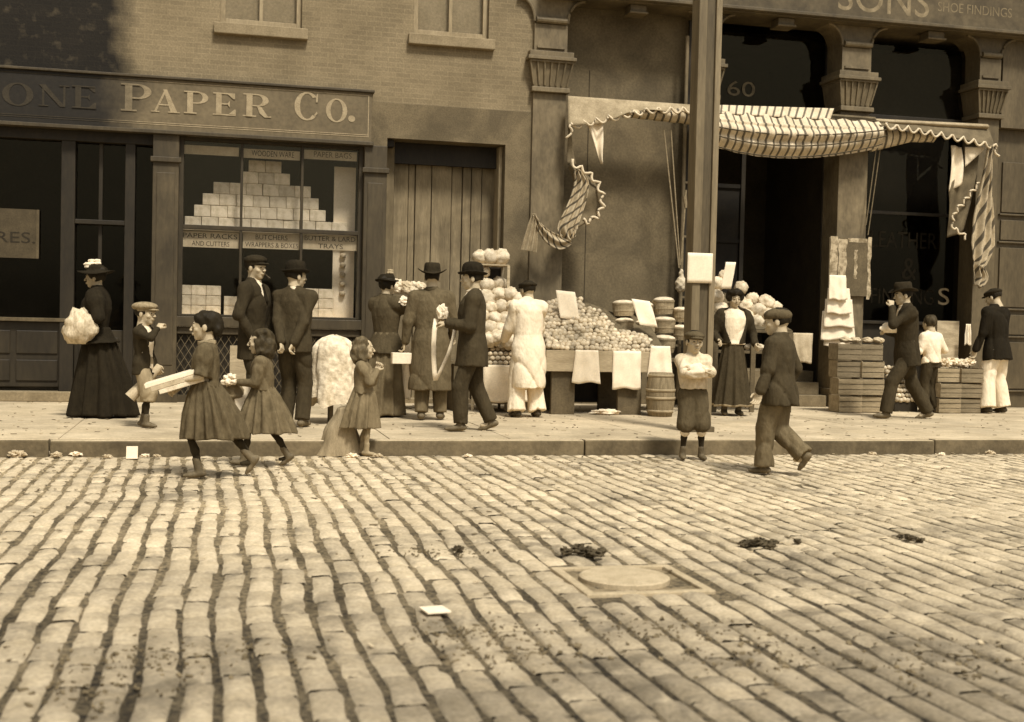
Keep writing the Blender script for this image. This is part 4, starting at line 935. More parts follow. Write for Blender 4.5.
def g_hair(m_, kind='short', seed=0):
    def f(J):
        ex = []
        if kind == 'bun': ex = [((0, -.085, .075), (.05, .05, .045)), ((0, -.03, .07), (.088, .09, .055)), ((-.06, 0, .04), (.035, .07, .05)), ((.06, 0, .04), (.035, .07, .05))]
        if kind == 'pomp': ex = [((0, .025, .080), (.105, .085, .058)), ((0, -.075, .02), (.08, .045, .06)), ((-.078, .0, .03), (.042, .06, .062)), ((.078, .0, .03), (.042, .06, .062))]
        if kind == 'long': ex = [((0, -.085, -.05), (.100, .06, .115)), ((-.078, -.025, -.05), (.036, .060, .10)), ((.078, -.025, -.05), (.036, .060, .10)), ((0, -.035, .055), (.098, .09, .068))]
        if kind == 'tied': ex = [((0, -.10, .0), (.07, .05, .08)), ((0, -.02, .060), (.094, .105, .07)), ((0, -.10, .085), (.035, .03, .03)), ((0, -.105, -.07), (.028, .025, .06))]
        if kind == 'child': ex = [((0, -.03, .03), (.087, .092, .09))]
        A = .0035 if kind in ('short', 'child') else .006; fr = 90
        def fn(P):
            d = d_ell(P, (0, -.026, .030), (.082, .096, .088))
            if kind == 'short': d = np.maximum(d, -(P[:, 2]+.035+P[:, 1]*.2))
            for c, r in ex: d = smin(d, d_ell(P, c, r), .015)
            face_ = d_ell(P, (0, .105, -.035), (.066, .08, .090)); d = np.maximum(d, -face_)
            if kind not in ('long',):
                d = np.maximum(d, -(P[:, 2]+.085)); ears = np.minimum(d_ell(P, (-.08, .0, -.02), (.02, .022, .03)), d_ell(P, (.08, .0, -.02), (.02, .022, .03)))
                if kind in ('short', 'tied'): d = np.maximum(d, -ears)
            w = np.sin(P[:, 0]*fr+3*np.sin(P[:, 2]*22+seed))+np.sin(P[:, 1]*fr*.8+3*np.sin(P[:, 2]*25+1+seed))
            if kind == 'long': w = w+1.6*np.sin(P[:, 2]*60+P[:, 0]*30+seed)
            return d+A*w*.6
        V, Fq = surfnet(fn, (-.13, -.17, -.20 if kind == 'long' else -.15), (.13, .13, .16), .0062); mesh_obj('hair', headmesh(J, V), Fq, [m_], J['root'], J['H'])
    return f
def lathe_h(J, prof, m_, name, seg=40, c=(0, -.008, 0), ex=1.22, wave=0, dent=0, tilt=0, mats=None):
    V = []; Fq = []; n = seg; mi = []
    for r, z, in prof:
        for i in range(n):
            q = 2*math.pi*i/n; zz = z+wave*(r > .1)*(r-.09)*4*abs(math.cos(q))**2 - dent*(.02 if (r < .07 and z > .1) else 0)*abs(math.sin(q))**.5
            V.append((c[0]+r*math.cos(q), c[1]+r*ex*math.sin(q), c[2]+zz))
    for j in range(len(prof)-1):
        for i in range(n): Fq.append((j*n+i, j*n+(i+1) % n, (j+1)*n+(i+1) % n, (j+1)*n+i))
    V.append((c[0], c[1], c[2]+prof[-1][1]-dent*.015)); L_ = len(V)-1; k = (len(prof)-1)*n
    V = np.array(V)
    if tilt: V = V@rotm('X', tilt).T
    me_f = Fq; o = mesh_obj(name, headmesh(J, V), me_f, mats or [m_], J['root'], J['H'])
    me = o.data; import bmesh as _b; bm = _b.new(); bm.from_mesh(me); bm.verts.ensure_lookup_table()
    for i in range(n): bm.faces.new((bm.verts[k+i], bm.verts[k+(i+1) % n], bm.verts[L_])).smooth = True
    bm.to_mesh(me); bm.free(); return o
def g_bowler(m_, band=None):
    def f(J):
        lathe_h(J, [(.080, .040), (.10, .036), (.112, .038), (.121, .050), (.123, .056), (.117, .054), (.105, .046), (.088, .048), (.088, .075), (.087, .105), (.080, .135), (.062, .156), (.035, .166), (.01, .168)], m_, 'hat', wave=.14)
    return f
def g_fedora(m_, brim=.152):
    def f(J):
        lathe_h(J, [(.080, .045), (.11, .040), (brim, .036), (brim+.002, .042), (.115, .048), (.090, .054), (.090, .078), (.086, .11), (.082, .145), (.070, .160), (.045, .152), (.01, .142)], m_, 'hat', wave=.22, dent=.6)
    return f
def g_cap(m_, vis=1, r=1.0, z=.066, flat=1.0, back=-.012, name='cap'):
    def f(J):
        def fn(P):
            d = d_ell(P, (0, back, z), (.094*r, .112*r, .052*flat)); d = smin(d, np.maximum(d_ell(P, (0, -.012, .035), (.084, .104, .075)), .022-P[:, 2]), .01)
            if vis: d = smin(d, np.maximum(d_ell(P, (0, .085, .036), (.062, .058, .010)), .06-P[:, 1]), .004)
            return np.maximum(d, .020-P[:, 2]-.0*P[:, 1])+.0018*np.sin(P[:, 0]*70+P[:, 1]*40)
        V, Fq = surfnet(fn, (-.14, -.17, .0), (.14, .17, .15), .006); mesh_obj(name, headmesh(J, V), Fq, [m_], J['root'], J['H'])
    return f
def g_ladyhat(m_, fl, pos=((0, .02, .15),), brim=.16):
    def f(J):
        o = lathe_h(J, [(.085, .058), (.12, .060), (brim, .070), (brim+.004, .078), (.12, .074), (.09, .078), (.088, .10), (.075, .13), (.04, .14), (.01, .142)], m_, 'hat', wave=-.12, ex=1.1)
        i = 0
        for (x, y, z, r) in pos:
            def fn(P): return np.linalg.norm(P-np.array((x, y, z), np.float32), axis=1)-r+.006*np.sin(P[:, 0]*150+i)*np.sin(P[:, 1]*140)+.005*np.sin(P[:, 2]*160)
            V, Fq = surfnet(fn, (x-r*1.4, y-r*1.4, z-r*1.4), (x+r*1.4, y+r*1.4, z+r*1.4), .006); q = mesh_obj('flower', headmesh(J, V), Fq, [fl], o, J['H']); i += 1
    return f
def blob(name, mats, field, lo, hi, h, root=None, smooth=True):      # field in world metres
    V, Fq = surfnet(field, lo, hi, h); me = bpy.data.meshes.new(name); me.from_pydata(V.tolist(), [], [tuple(int(i) for i in f) for f in Fq])
    if root is not None: me.transform(MW[root.name].inverted())
    for m_ in (mats if isinstance(mats, (list, tuple)) else [mats]): me.materials.append(m_)
    if smooth: me.polygons.foreach_set('use_smooth', [True]*len(me.polygons))
    me.update(); o = bpy.data.objects.new(name, me); C.objects.link(o)
    if root is not None: o.parent = root
    return o
# ------------------------------------------------------------------ the people
S_BLACK = cloth('black_dress_cloth', .022); S_SUIT = cloth('dark_suit_cloth', .040); S_SUIT2 = cloth('charcoal_suit_cloth', .060); S_BROWN = cloth('brown_overcoat_cloth', .13)
S_TROU = cloth('dark_trouser_cloth', .055); S_TROU2 = cloth('grey_trouser_cloth', .15); S_MID = cloth('mid_wool_cloth', .085); S_LIGHT = cloth('pale_cotton', .32); S_WHITE = cloth('white_cotton', .78, .66, fine=.05)
S_DRESS = cloth('grey_dress', .115, .075, scale=12); S_DRESS2 = cloth('brown_dress', .155, .105, scale=12); S_DRESS3 = cloth('faded_child_dress', .20, .14); S_SKIRT = cloth('taupe_skirt', .14, .11)
S_NAVY = cloth('near_black_jacket', .018); S_STOCK = cloth('black_stocking', .035); S_SHOE = mat('worn_shoe_leather', .06, .035, 8, rough=.5); S_SHOEL = mat('dusty_shoe_leather', .15, .08, 8, rough=.7)
S_FELT = cloth('black_felt', .022); S_FELTB = cloth('dark_brown_felt', .035); S_CAPL = cloth('pale_tweed_cap', .30, .18, scale=30); S_CAPD = cloth('dark_cap_cloth', .03); S_CAPM = cloth('brown_cap_cloth', .11)
HAIRD = cloth('dark_hair', .025, .015, rough=.6); HAIRB = cloth('brown_hair', .07, .03, rough=.6, scale=20); HAIRL = cloth('fair_hair', .15, .07, rough=.6, scale=20)
S_PLAID = cloth('striped_shirt_cloth', .66, .42, scale=10); S_CORD = cloth('knicker_cloth', .095); S_TAN = cloth('tan_cotton', .33, .24)
M_BEIGE = cloth('crumpled_white_wrap', .66, .40, scale=16)
def along(J, side, p): return J['world'](p)
# woman at the far left
J1 = person('woman in long black dress and flowered black hat holding a white bundle', (97, 416.5), 268, face=82, fem=True, skin=M_SKIND,
    handL=(-.12, .095, .63), handR=(.11, .13, .60), curl=1.2, lean=2, parts=(
    g_jacket(S_BLACK, hem=.50, pad=.008, flare=.045, puff=.022, sleeve=1.0, waist=.012, bust=.015, back=.015), g_skirt(S_BLACK, [(.012, .185, .235, 0, -.04), (.25, .15, .18, 0, -.03), (.45, .12, .12, 0, -.012), (.60, .09, .075, 0, 0)], 11, .014, 1),
    g_collar(S_BLACK, .037, .05), g_hair(HAIRD, 'bun'), g_ladyhat(S_BLACK, S_WHITE, [(0, .03, .155, .045), (.03, .085, .135, .036), (-.03, .06, .13, .034), (-.01, -.03, .16, .04)], .175), g_shoes(S_SHOE)))
J2 = person('boy in a pale flat cap and open dark jacket holding a rolled white paper', (143, 427), 303, face=-112, kid=True, hy=-8,
    handL=(-.10, .05, .50), handR=(.055, .14, .80), poleR=(.9, -.2, -.6), curl=1.1, stock=S_STOCK, ankL=(-.05, -.03, .045), ankR=(.05, .05, .045), parts=(
    g_torso(S_WHITE, .007, .47), g_jacket(S_SUIT, hem=.43, pad=.004, v=.34, open_=.018), g_trousers(S_TAN, hem=.22, r=(.062, .058, .060), sag=.0, name='knickers'),
    g_hair(HAIRD, 'short'), g_cap(S_CAPL, 1, 1.18, .07, .9), g_shoes(S_SHOEL, .4)))
J3 = person('girl in grey pleated dress walking in the road with a flat stack of papers', (205, 477), 313, road=True, face=86, kid=True, fem=True, H=1.36,
    ankL=(-.045, .03, .045), ankR=(.045, -.27, .105), handL=(-.07, .15, .595), handR=(.075, .155, .56), curl=1.0, stock=S_STOCK, lean=1, parts=(g_pitch(0, 52),
    g_jacket(S_DRESS, hem=.56, pad=.004, sleeve=.5, puff=.012, name='bodice', flare=.006), g_skirt(S_DRESS, [(.255, .145, .195, 0, -.045), (.40, .135, .165, 0, -.03), (.52, .105, .115, 0, -.01), (.60, .080, .066, 0, 0)], 19, .012, 2, sharp=.7),
    g_collar(S_LIGHT, .050, .026), g_hair(HAIRD, 'tied'), g_shoes(S_SHOEL, .6)))
J4 = person('girl with loose brown curls walking with a bag and a white paper', (262, 466), 330, road=True, face=80, kid=True, fem=True, H=1.21,
    ankL=(-.045, .13, .05), ankR=(.05, -.18, .075), handL=(-.06, .17, .62), handR=(.10, .12, .56), curl=1.0, stock=S_STOCK, lean=3, parts=(g_pitch(-8, 35),
    g_jacket(S_DRESS2, hem=.56, pad=.006, sleeve=1, puff=.006, name='bodice'), g_skirt(S_DRESS2, [(.255, .17, .22, 0, -.02), (.40, .14, .17, 0, -.01), (.52, .105, .115, 0, 0), (.60, .080, .068, 0, 0)], 17, .013, 3, sharp=.7),
    g_collar(S_LIGHT, .052, .018), g_hair(HAIRB, 'long', 1), g_shoes(S_SHOEL, .5)))
J5 = person('man in a dark suit and cap with a pipe in front of the shop window', (252, 426), 257, face=-118, hy=-14, skin=M_SKIN,
    handL=(-.12, .08, .50), handR=(.13, .06, .53), poleR=(1, -.8, 0), curl=1.0, parts=(
    g_torso(S_WHITE, .006, .55), g_jacket(S_SUIT, hem=.40, pad=.006, v=.12, open_=.006), g_collar(S_WHITE, .040, .026), g_tie(S_NAVY), g_trousers(S_SUIT), g_hair(HAIRD, 'short'), g_cap(S_CAPD, 1, 1.05, .072, 1.0), g_shoes(S_SHOE)))
J6 = person('man in a bowler hat with his hands clasped behind his dark jacket', (293, 426.5), 266, face=-28, hy=-38,
    handL=(-.03, -.125, .50), handR=(.035, -.12, .49), poleL=(-1, -.2, 0), poleR=(1, -.2, 0), curl=1.2, ankL=(-.06, .02, .045), ankR=(.06, 0, .045), parts=(
    g_jacket(S_SUIT2, hem=.47, pad=.005), g_collar(S_WHITE, .041, .026), g_trousers(S_TROU), g_hair(HAIRD, 'short'), g_bowler(S_FELT), g_shoes(S_SHOEL)))
J7 = person('small fair haired girl in a faded dress with hands raised to her face', (362, 455.5), 338, road=True, face=-105, kid=True, fem=True, H=1.13,
    handL=(-.03, .11, .74), handR=(.035, .115, .735), poleL=(-.4, -.1, -1), poleR=(.6, -.1, -1), curl=1.2, lean=-1, hy=10, ankL=(-.04, -.02, .045), ankR=(.04, .04, .045), stock=S_LIGHT, parts=(
    g_jacket(S_DRESS3, hem=.54, pad=.006, sleeve=1, puff=.008, name='bodice'), g_skirt(S_DRESS3, [(.24, .15, .17, 0, -.025), (.40, .13, .14, 0, -.015), (.52, .105, .105, 0, 0), (.60, .085, .072, 0, 0)], 13, .010, 4),
    g_hair(HAIRL, 'long', 2), g_shoes(S_LIGHT, .5)))
J8 = person('woman with back turned in brown jacket and long taupe skirt reaching forward', (384, 415.5), 277, face=-38, fem=True,
    handL=(-.06, .25, .775), handR=(.09, .25, .76), poleL=(-1, 0, -.6), poleR=(1, 0, -.6), curl=.7, hy=-10, parts=(
    g_jacket(S_MID, hem=.455, pad=.006, flare=.03, waist=.008, puff=.012, back=.01), g_skirt(S_SKIRT, [(.012, .165, .18, 0, -.03), (.25, .13, .14, 0, -.02), (.45, .115, .10, 0, -.01), (.60, .09, .07, 0, 0)], 12, .009, 5),
    g_collar(S_MID, .037, .045), g_hair(HAIRD, 'bun'), g_ladyhat(S_BLACK, S_LIGHT, [(.04, .0, .155, .04)], .13), g_shoes(S_SHOE)))
J10 = person('man with his back turned in a long brown overcoat and dark brimmed hat', (429, 419.5), 268, face=-14, hy=4,
    handL=(-.175, .01, .475), handR=(.13, .12, .55), curl=1.2, ankL=(-.05, -.03, .045), ankR=(.07, .03, .045), parts=(
    g_jacket(S_BROWN, hem=.20, pad=.012, flare=.022, name='overcoat', A=.004), g_trousers(S_TROU2, r=(.056, .046, .042)), g_collar(S_MID, .046, .02), g_hair(HAIRD, 'short'), g_fedora(S_FELTB), g_shoes(S_SHOEL)))
J11 = person('man in bowler hat facing left with a white strap hanging from his hand', (470, 431), 268, face=78, hy=2,
    handL=(-.08, .155, .655), handR=(.075, .165, .665), poleL=(-.4, -1, -.6), poleR=(.4, -1, -.6), curl=1.4, ankL=(-.05, .06, .045), ankR=(.055, -.13, .06), parts=(g_pitch(0, 18),
    g_torso(S_WHITE, .006, .6), g_jacket(S_SUIT2, hem=.40, pad=.008, flare=.012, v=.10, open_=.004), g_collar(S_WHITE, .042, .028), g_trousers(S_TROU), g_hair(HAIRD, 'short'), g_bowler(S_FELT), g_shoes(S_SHOEL)))
J12 = person('stall keeper in white coat, white trousers and dark cap seen from behind', (527, 417), 281, face=16, hy=6,
    handL=(-.10, .19, .56), handR=(.15, .17, .52), curl=.8, lean=4, ankL=(-.085, 0, .045), ankR=(.075, -.02, .045), parts=(
    g_jacket(S_WHITE, hem=.21, pad=.014, flare=.012, name='coat', A=.006), g_trousers(S_WHITE, r=(.066, .062, .064), A=.006), g_hair(HAIRD, 'short'), g_cap(S_CAPD, 1, 1.1, .06, .75), g_shoes(S_SHOE)))
J13 = person('woman in a white blouse and long dark skirt standing facing the street by the pole', (731, 415), 291, face=170, fem=True, hy=6, hp=-3,
    handL=(-.155, .10, .575), handR=(.145, .13, .60), curl=.9, parts=(
    g_torso(S_WHITE, .012, .57, 'blouse', A=.003), g_jacket(S_SUIT, hem=.58, pad=.008, puff=.010, v=.26, open_=.030, vmax=.055, name='jacket'), g_skirt(S_SUIT2, [(.075, .165, .155, 0, 0), (.25, .135, .13, 0, 0), (.45, .105, .09, 0, 0), (.60, .075, .062, 0, 0)], 12, .008, 6, trim=S_LIGHT),
    g_hair(HAIRD, 'pomp'), g_shoes(S_SHOEL, .6)))
J14 = person('boy in a dark cap and striped shirt standing in the road with his arms crossed', (691, 459), 331, road=True, face=172, kid=True, hy=4, hr=-3,
    handL=(.030, .125, .715), handR=(-.035, .140, .695), poleL=(-1, .2, -.3), poleR=(1, .2, -.3), curl=1.0, stock=S_STOCK, ankL=(-.075, .02, .045), ankR=(.07, 0, .045), parts=(
    g_jacket(S_PLAID, hem=.555, pad=.020, sleeve=1.0, name='shirt', A=.005), g_trousers(S_CORD, hem=.255, r=(.070, .064, .056), name='knickers'), g_hair(HAIRD, 'short'), g_cap(S_CAPM, 1, 1.02, .06, .8), g_shoes(S_SHOEL, .3)))
for s in 'LR':
    K_, A_ = J14['k'+s], J14['a'+s]; e = K_+(A_-K_)*.18
    V, Fq = surfnet(lambda P: d_cap(P, e, e+(A_-K_)*.08, .040, .038), e-.07, e+.07, .008); mesh_obj('knee_band', V, Fq, [S_WHITE], J14['root'], J14['H'])
J15 = person('boy in round brown cap and dark jacket seen from behind stepping in the road', (777, 474), 311, road=True, face=42, kid=True, hy=20, H=1.5,
    handL=(-.19, .05, .475), handR=(.15, .02, .52), curl=.8, ankL=(-.055, .06, .045), ankR=(.045, -.15, .12), lean=3, parts=(g_pitch(0, 50),
    g_jacket(S_SUIT2, hem=.42, pad=.018, flare=.010, A=.006), g_trousers(S_TROU2, r=(.064, .056, .054), A=.0055), g_hair(HAIRD, 'short'), g_cap(S_CAPM, 0, 1.02, .05, 1.15), g_shoes(S_SHOEL)))
J16 = person('man in dark suit and brimmed hat striding with one hand at his mouth', (905, 418.5), 287, face=80, hy=0, H=1.84,
    handL=(-.06, .15, .845), handR=(.06, .13, .665), poleL=(-.5, .2, -1), poleR=(.6, -1, -.5), curl=1.3, ankL=(-.05, .165, .045), ankR=(.05, -.19, .05), lean=5, parts=(g_pitch(-5, 12),
    g_torso(S_WHITE, .006, .6), g_jacket(S_SUIT, hem=.42, pad=.008, v=.10, open_=.004), g_collar(S_WHITE, .042, .03), g_trousers(S_TROU), g_hair(HAIRD, 'short'), g_fedora(S_FELTB, .142), g_shoes(S_SHOEL)))
J17 = person('bareheaded child in a white shirt and dark trousers standing behind the striding man', (930, 412.5), 317, face=12, kid=True, H=1.42,
    handL=(-.11, .14, .60), handR=(.14, .13, .62), curl=.8, lean=6, parts=(
    g_jacket(S_WHITE, hem=.51, pad=.008, name='shirt'), g_trousers(S_TROU, r=(.058, .048, .044)), g_hair(HAIRB, 'child'), g_shoes(S_SHOE)))
J18 = person('man in a near black jacket, dark cap and white trousers standing by the crates', (995, 413), 288, face=20, hy=12, hp=-12, H=1.84,
    handL=(-.16, .09, .48), handR=(.16, .09, .47), curl=.9, lean=6, ankL=(-.095, 0, .045), ankR=(.085, -.01, .045), parts=(
    g_jacket(S_NAVY, hem=.43, pad=.010, flare=.012), g_collar(S_WHITE, .043, .024), g_trousers(S_WHITE, r=(.066, .060, .062)), g_hair(HAIRD, 'short'), g_cap(S_CAPD, 1, 1.08, .062, .8), g_shoes(S_SHOE)))
# ------------------------------------------------------------------ the pole and the notice on it
pb = onZ(700.5, 432); py = pb.y; px0, px1 = onY(689.5, 380, py).x, onY(712.5, 380, py).x; pw = px1-px0
t = thing('street_pole', 'tall grooved street pole standing at the curb in front of the fruit stall', 'pole', ((px0+px1)/2, py, 0))
m = MB(); m.box(px0+pw*.36, px0+pw*.74, py+.03, py+.20, 0, 8.5); m.build('web', M_POLE, t, bev=.004)
m = MB(); m.box(px0, px0+pw*.355, py, py+.22, 0, 8.5); m.build('flange', mat('pole_left_flange', .19, .12, 2.5, stretch=(2, 2, .25), rough=.6), t, bev=.008)
m = MB(); m.box(px0+pw*.745, px1, py, py+.22, 0, 8.5); m.build('flange', mat('pole_right_flange', .24, .15, 2.5, stretch=(2, 2, .25), rough=.6), t, bev=.008)
m = MB(); m.box(px0-.03, px1+.03, py-.03, py+.25, -.004, .06); m.build('base_plate', M_POLE, t, bev=.006)
m = MB()
for z in (2.3, 3.6, 4.9): m.tube([(px0+pw*.55, py+.02, z), (px0+pw*.55, py+.035, z)], .014, 8)
def paper(name, label, x0, x1, yt, yb, Y, m_, lean=0, cat='paper sheet', group=None, skew=0, curl=.012, rot=0):
    A = onY(x0, (yt+yb)/2, Y).x; B = onY(x1, (yt+yb)/2, Y).x; xm = (x0+x1)/2; z0, z1 = onY(xm, yb, Y).z, onY(xm, yt, Y).z
    m = MB(); n = 8; V = []
    for j in range(n+1):
        for i in range(n+1):
            u, v = i/n, j/n; x = A+(B-A)*u+skew*(v-.5); z = z0+(z1-z0)*v+rot*(u-.5)
            y = Y+lean*v+curl*math.sin(u*3.1+v*2)+curl*.6*math.sin(v*5+u*2); V.append((x, y, z))
    m.add(V, [(j*(n+1)+i, j*(n+1)+i+1, (j+1)*(n+1)+i+1, (j+1)*(n+1)+i) for j in range(n) for i in range(n)])
    o = m.build(name, m_, None, smooth=True, solid=.003); o.location = (0, 0, 0)
    c = Vector(((A+B)/2, Y, z0)); o.data.transform(Matrix.Translation(-c)); o.location = c
    return tag(o, label, cat, group)
paper('notice', 'blank white square notice nailed to the pole', 687.5, 712.5, 253, 283, py-.02, M_PAPER, cat='notice', curl=.002)
# ------------------------------------------------------------------ fruit stall
SY = 15.1
st = thing('fruit_stall', 'long timber fruit stall on broad plank legs beside the street pole', 'market stall', (onY(610, 380, SY).x, SY, 0))
a, b = onY(546, 360, SY).x, onY(668, 360, SY).x; zt, zb = onY(600, 351, SY).z, onY(600, 372, SY).z
m = MB(); m.box(a, b, SY, SY+.04, zb, zt); m.build('front_board', M_WOODL, st, bev=.006)
m = MB(); m.box(a+.02, b, SY+.041, SY+1.05, zb+.05, zb+.09); m.build('table_top', M_WOODD, st)
m = MB(); m.add([(a+.02, SY+.042, zt-.03), (b, SY+.042, zt-.03), (b, SY+1.0, zt+.50), (a+.02, SY+1.0, zt+.50)], [(0, 1, 2, 3)]); m.build('sloped_bed', M_WOODD, st, solid=.02)
for (x0, x1) in ((552.5, 576), (619.5, 643)):
    m = MB(); m.box(onY(x0, 395, SY).x, onY(x1, 395, SY).x, SY+.06, SY+.12, .0, zb-.001+.05-.0); m.build('leg', M_WOODD, st, bev=.006)
    m = MB(); m.box(onY(x0, 395, SY).x, onY(x1, 395, SY).x, SY+.9, SY+.96, .0, zb+.049); m.build('leg', M_WOODD, st, bev=.006)
m = MB(); m.box(a+.04, b-.02, SY+.97, SY+1.0, .1, zb+.04); m.build('back_board', M_DARK2, st)
def lobed(r, seed, lobes=5, amp=.12, squash=.9, lo=10, hi=16):
    m = MB(); n1, n2 = lo, hi; V = []
    for j in range(n1+1):
        th = math.pi*j/n1
        for i in range(n2):
            ph = 2*math.pi*i/n2; d = Vector((math.sin(th)*math.cos(ph), math.sin(th)*math.sin(ph), math.cos(th)))
            rr = r*(1+amp*mnoise.noise(d*lobes*.5+Vector((seed, 0, 0)))+amp*.5*mnoise.noise(d*lobes+Vector((seed, 5, 0)))); V.append((d.x*rr, d.y*rr, d.z*rr*squash))
    m.add(V, [(j*n2+i, (j+1)*n2+i, (j+1)*n2+(i+1) % n2, j*n2+(i+1) % n2) for j in range(n1) for i in range(n2)]); return m
fr0 = [lobed(.041, s, 3, .06, .92, 7, 10) for s in range(3)]
frm = [f.build('fruit', M_FRUIT if i != 2 else M_FRUITD, None, smooth=True) for i, f in enumerate(fr0)]
used = [False]*3
def put(protos, used, i, loc, label, cat, group, rz=0, sc=1):
    o = protos[i]
    if used[i]: o = o.copy(); C.objects.link(o)
    used[i] = True; o.location = loc; o.rotation_euler = (random.uniform(-.6, .6), random.uniform(-.6, .6), rz or random.uniform(0, 6)); o.scale = (sc, sc, sc); return tag(o, label, cat, group)
LF = 'small pale round fruit heaped on the long timber stall'; n = 0
xe = onY(657, 340, SY).x
for j in range(16):
    for i in range(23):
        u = (i+.5*(j % 2))/22.5; v = j/15; X = a+.05+(xe-a-.08)*u; Y = SY+.07+.88*v
        hp = .55+.10*math.sin(u*3.0)+.02 - (.20*max(0, u-.55)*v*2); Z = zt+.02+hp*v*.98+.035*mnoise.noise(Vector((X*3, Y*3, 0)))
        if v > .80 and not (.12 < u < .48): continue
        if v > .45 and u > .62+.2*(1-v): continue
        k = random.choice([0, 0, 1, 1, 2]); n += 1
        if n > 296: break
        put(frm, used, k, (X+random.uniform(-.014, .014), Y+random.uniform(-.014, .014), Z+random.uniform(-.008, .012)), LF, 'fruit', 'fruit heaped on the timber stall', sc=random.uniform(.9, 1.12))
m = MB(); nx, ny = 20, 12; V = []      # the heap's own body under the top layer, so that no board shows between the fruit
for j in range(ny+1):
    for i in range(nx+1):
        u, v = i/nx, j/ny; X = a+.03+(xe-a-.02)*u; Y = SY+.045+.92*v; hp = .57+.10*math.sin(u*3.0) - (.20*max(0, u-.55)*v*2); V.append((X, Y, zt-.02+hp*v*.98))
m.add(V, [(j*(nx+1)+i, j*(nx+1)+i+1, (j+1)*(nx+1)+i+1, (j+1)*(nx+1)+i) for j in range(ny) for i in range(nx)])
m.build('heap_bed', mat('straw_bed', .14, .07, 25, bump=.6), st, solid=.01)
# tall baskets with pale covers at the right of the heap
def basket_parts(root, loc, rx, ry, h):
    m = MB(); x, y, z = loc; prof = [(.86, 0), (.93, h*.35), (.96, h*.36), (.96, h*.46), (.95, h*.47), (1.0, h*.9), (1.04, h*.9), (1.04, h), (.98, h), (.9, h*.9), (.88, h*.8)]
    m.lathe([(r, q) for r, q in prof], (x, y, z), 20, rx, ry); m.build('basket_body', M_CRATE, root, smooth=False)
    m = MB(); m.lathe([(.97, h*1.0), (.92, h*1.10), (.7, h*1.2), (.35, h*1.26), (.05, h*1.27)], (x, y, z), 20, rx, ry); m.build('cover', M_PKG, root, smooth=True)
def mk_basket(x, yb, Y, z=None, s=1.0):
    p = onY(x, yb, Y); r = thing('fruit_basket', '-', 'basket', (p.x, Y, p.z if z is None else z)); basket_parts(r, (p.x, Y, p.z if z is None else z), .17*s, .14*s, .19*s); return r, p
b0, p0 = mk_basket(623.5, 316, SY+.85)
spots = [(623.5, 316, .85, 'top of the left stack of covered baskets, beside the fruit heap', 1), (624, 334, .72, 'covered basket below the top of the left stack', 1), (644, 318, .92, 'covered basket half behind the leaning price card', 1), (645, 336, .78, 'covered basket below the leaning price card', 1),
         (663.5, 314, .85, 'highest covered basket in the stack left of the pole', 1.08), (664, 333, .72, 'second covered basket down in the stack left of the pole', 1.02), (681, 322, .8, 'covered basket against the left side of the pole, upper one', .95), (681.5, 340, .66, 'covered basket against the left side of the pole, lower one', .95),
         (664, 352, .5, 'covered basket at the right end of the stall above the barrel', 1.05), (644, 352, .42, 'low covered basket at the edge of the heap behind a hanging bag', .9)]
for i, (x, y, dy, lab, s) in enumerate(spots):
    o = b0 if i == 0 else copy_tree(b0); p = onY(x, y, SY+dy); o.location = p; o.scale = (s*.92, s*.92, s*.92); o.rotation_euler = (0, random.uniform(-.06, .06), random.uniform(0, 3))
    tag(o, lab if 'basket' in lab[:16] else 'covered basket on '+lab if lab.startswith('top') else lab, 'basket', 'covered baskets stacked on the stall')
# bench that carries those baskets
m = MB(); r1 = onY(690, 360, SY+.3).x; q = thing('basket_stand', 'rough board stand carrying the covered baskets left of the pole', 'stand', (r1-.3, SY+.5, 0))
m.box(onY(655, 350, SY+.7).x, r1, SY+.36, SY+1.05, .70, .74); m.box(onY(612, 340, SY+.9).x, r1, SY+.62, SY+1.05, .90, .93); m.build('shelf', M_WOODD, q)
m = MB(); m.box(onY(655, 350, SY+.7).x, r1, SY+.95, SY+.99, 0, .69); m.build('support', M_WOODD, q)
paper('price_card', 'large blank price card standing at the left of the fruit heap', 559, 578, 291, 319, SY+.55, M_PAPER, lean=.08, cat='price card', skew=-.05, rot=-.02)
paper('price_card', 'blank price card leaning on the baskets above the fruit', 637, 655, 300, 326, SY+.32, M_PAPER, lean=.1, cat='price card', skew=-.09, rot=-.03)
def bag(name, label, x0, x1, yt, yb, Y, m_, flare=.12, cat='paper bag', n=14, group=None, amp=.02, thick=.0):
    A = onY(x0, (yt+yb)/2, Y).x; B = onY(x1, (yt+yb)/2, Y).x; xm = (x0+x1)/2; z0, z1 = onY(xm, yb, Y).z, onY(xm, yt, Y).z; m = MB(); V = []; xc = (A+B)/2; hw = (B-A)/2; sd = random.uniform(0, 50)
    for j in range(n+1):
        v = j/n
        for i in range(n+1):
            u = i/n*2-1; w = hw*(1-flare*v); x = xc+u*w; z = z0+(z1-z0)*v + .012*math.sin(u*4+sd)*(1-v); y = Y-amp*(1-v*.6)*(.6+.5*math.sin(u*7+sd+v))*(1-abs(u)**3) - .012*mnoise.noise(Vector((u*3+sd, v*3, 0)))
            V.append((x, y, z))
    m.add(V, [(j*(n+1)+i, j*(n+1)+i+1, (j+1)*(n+1)+i+1, (j+1)*(n+1)+i) for j in range(n) for i in range(n)])
    c = Vector((xc, Y, z0)); o = m.build(name, m_, None, smooth=True, solid=.004); o.data.transform(Matrix.Translation(-c)); o.location = c; return tag(o, label, cat, group)
bag('hanging_bag', 'white paper bag hung over the front board between the two stall legs', 572, 601, 350, 383, SY-.012, M_PAPER, .22)
bag('hanging_bag', 'square white sheet hung on the front board over the right stall leg', 612.5, 641, 351, 389, SY-.012, M_PAPER, .02, amp=.008)
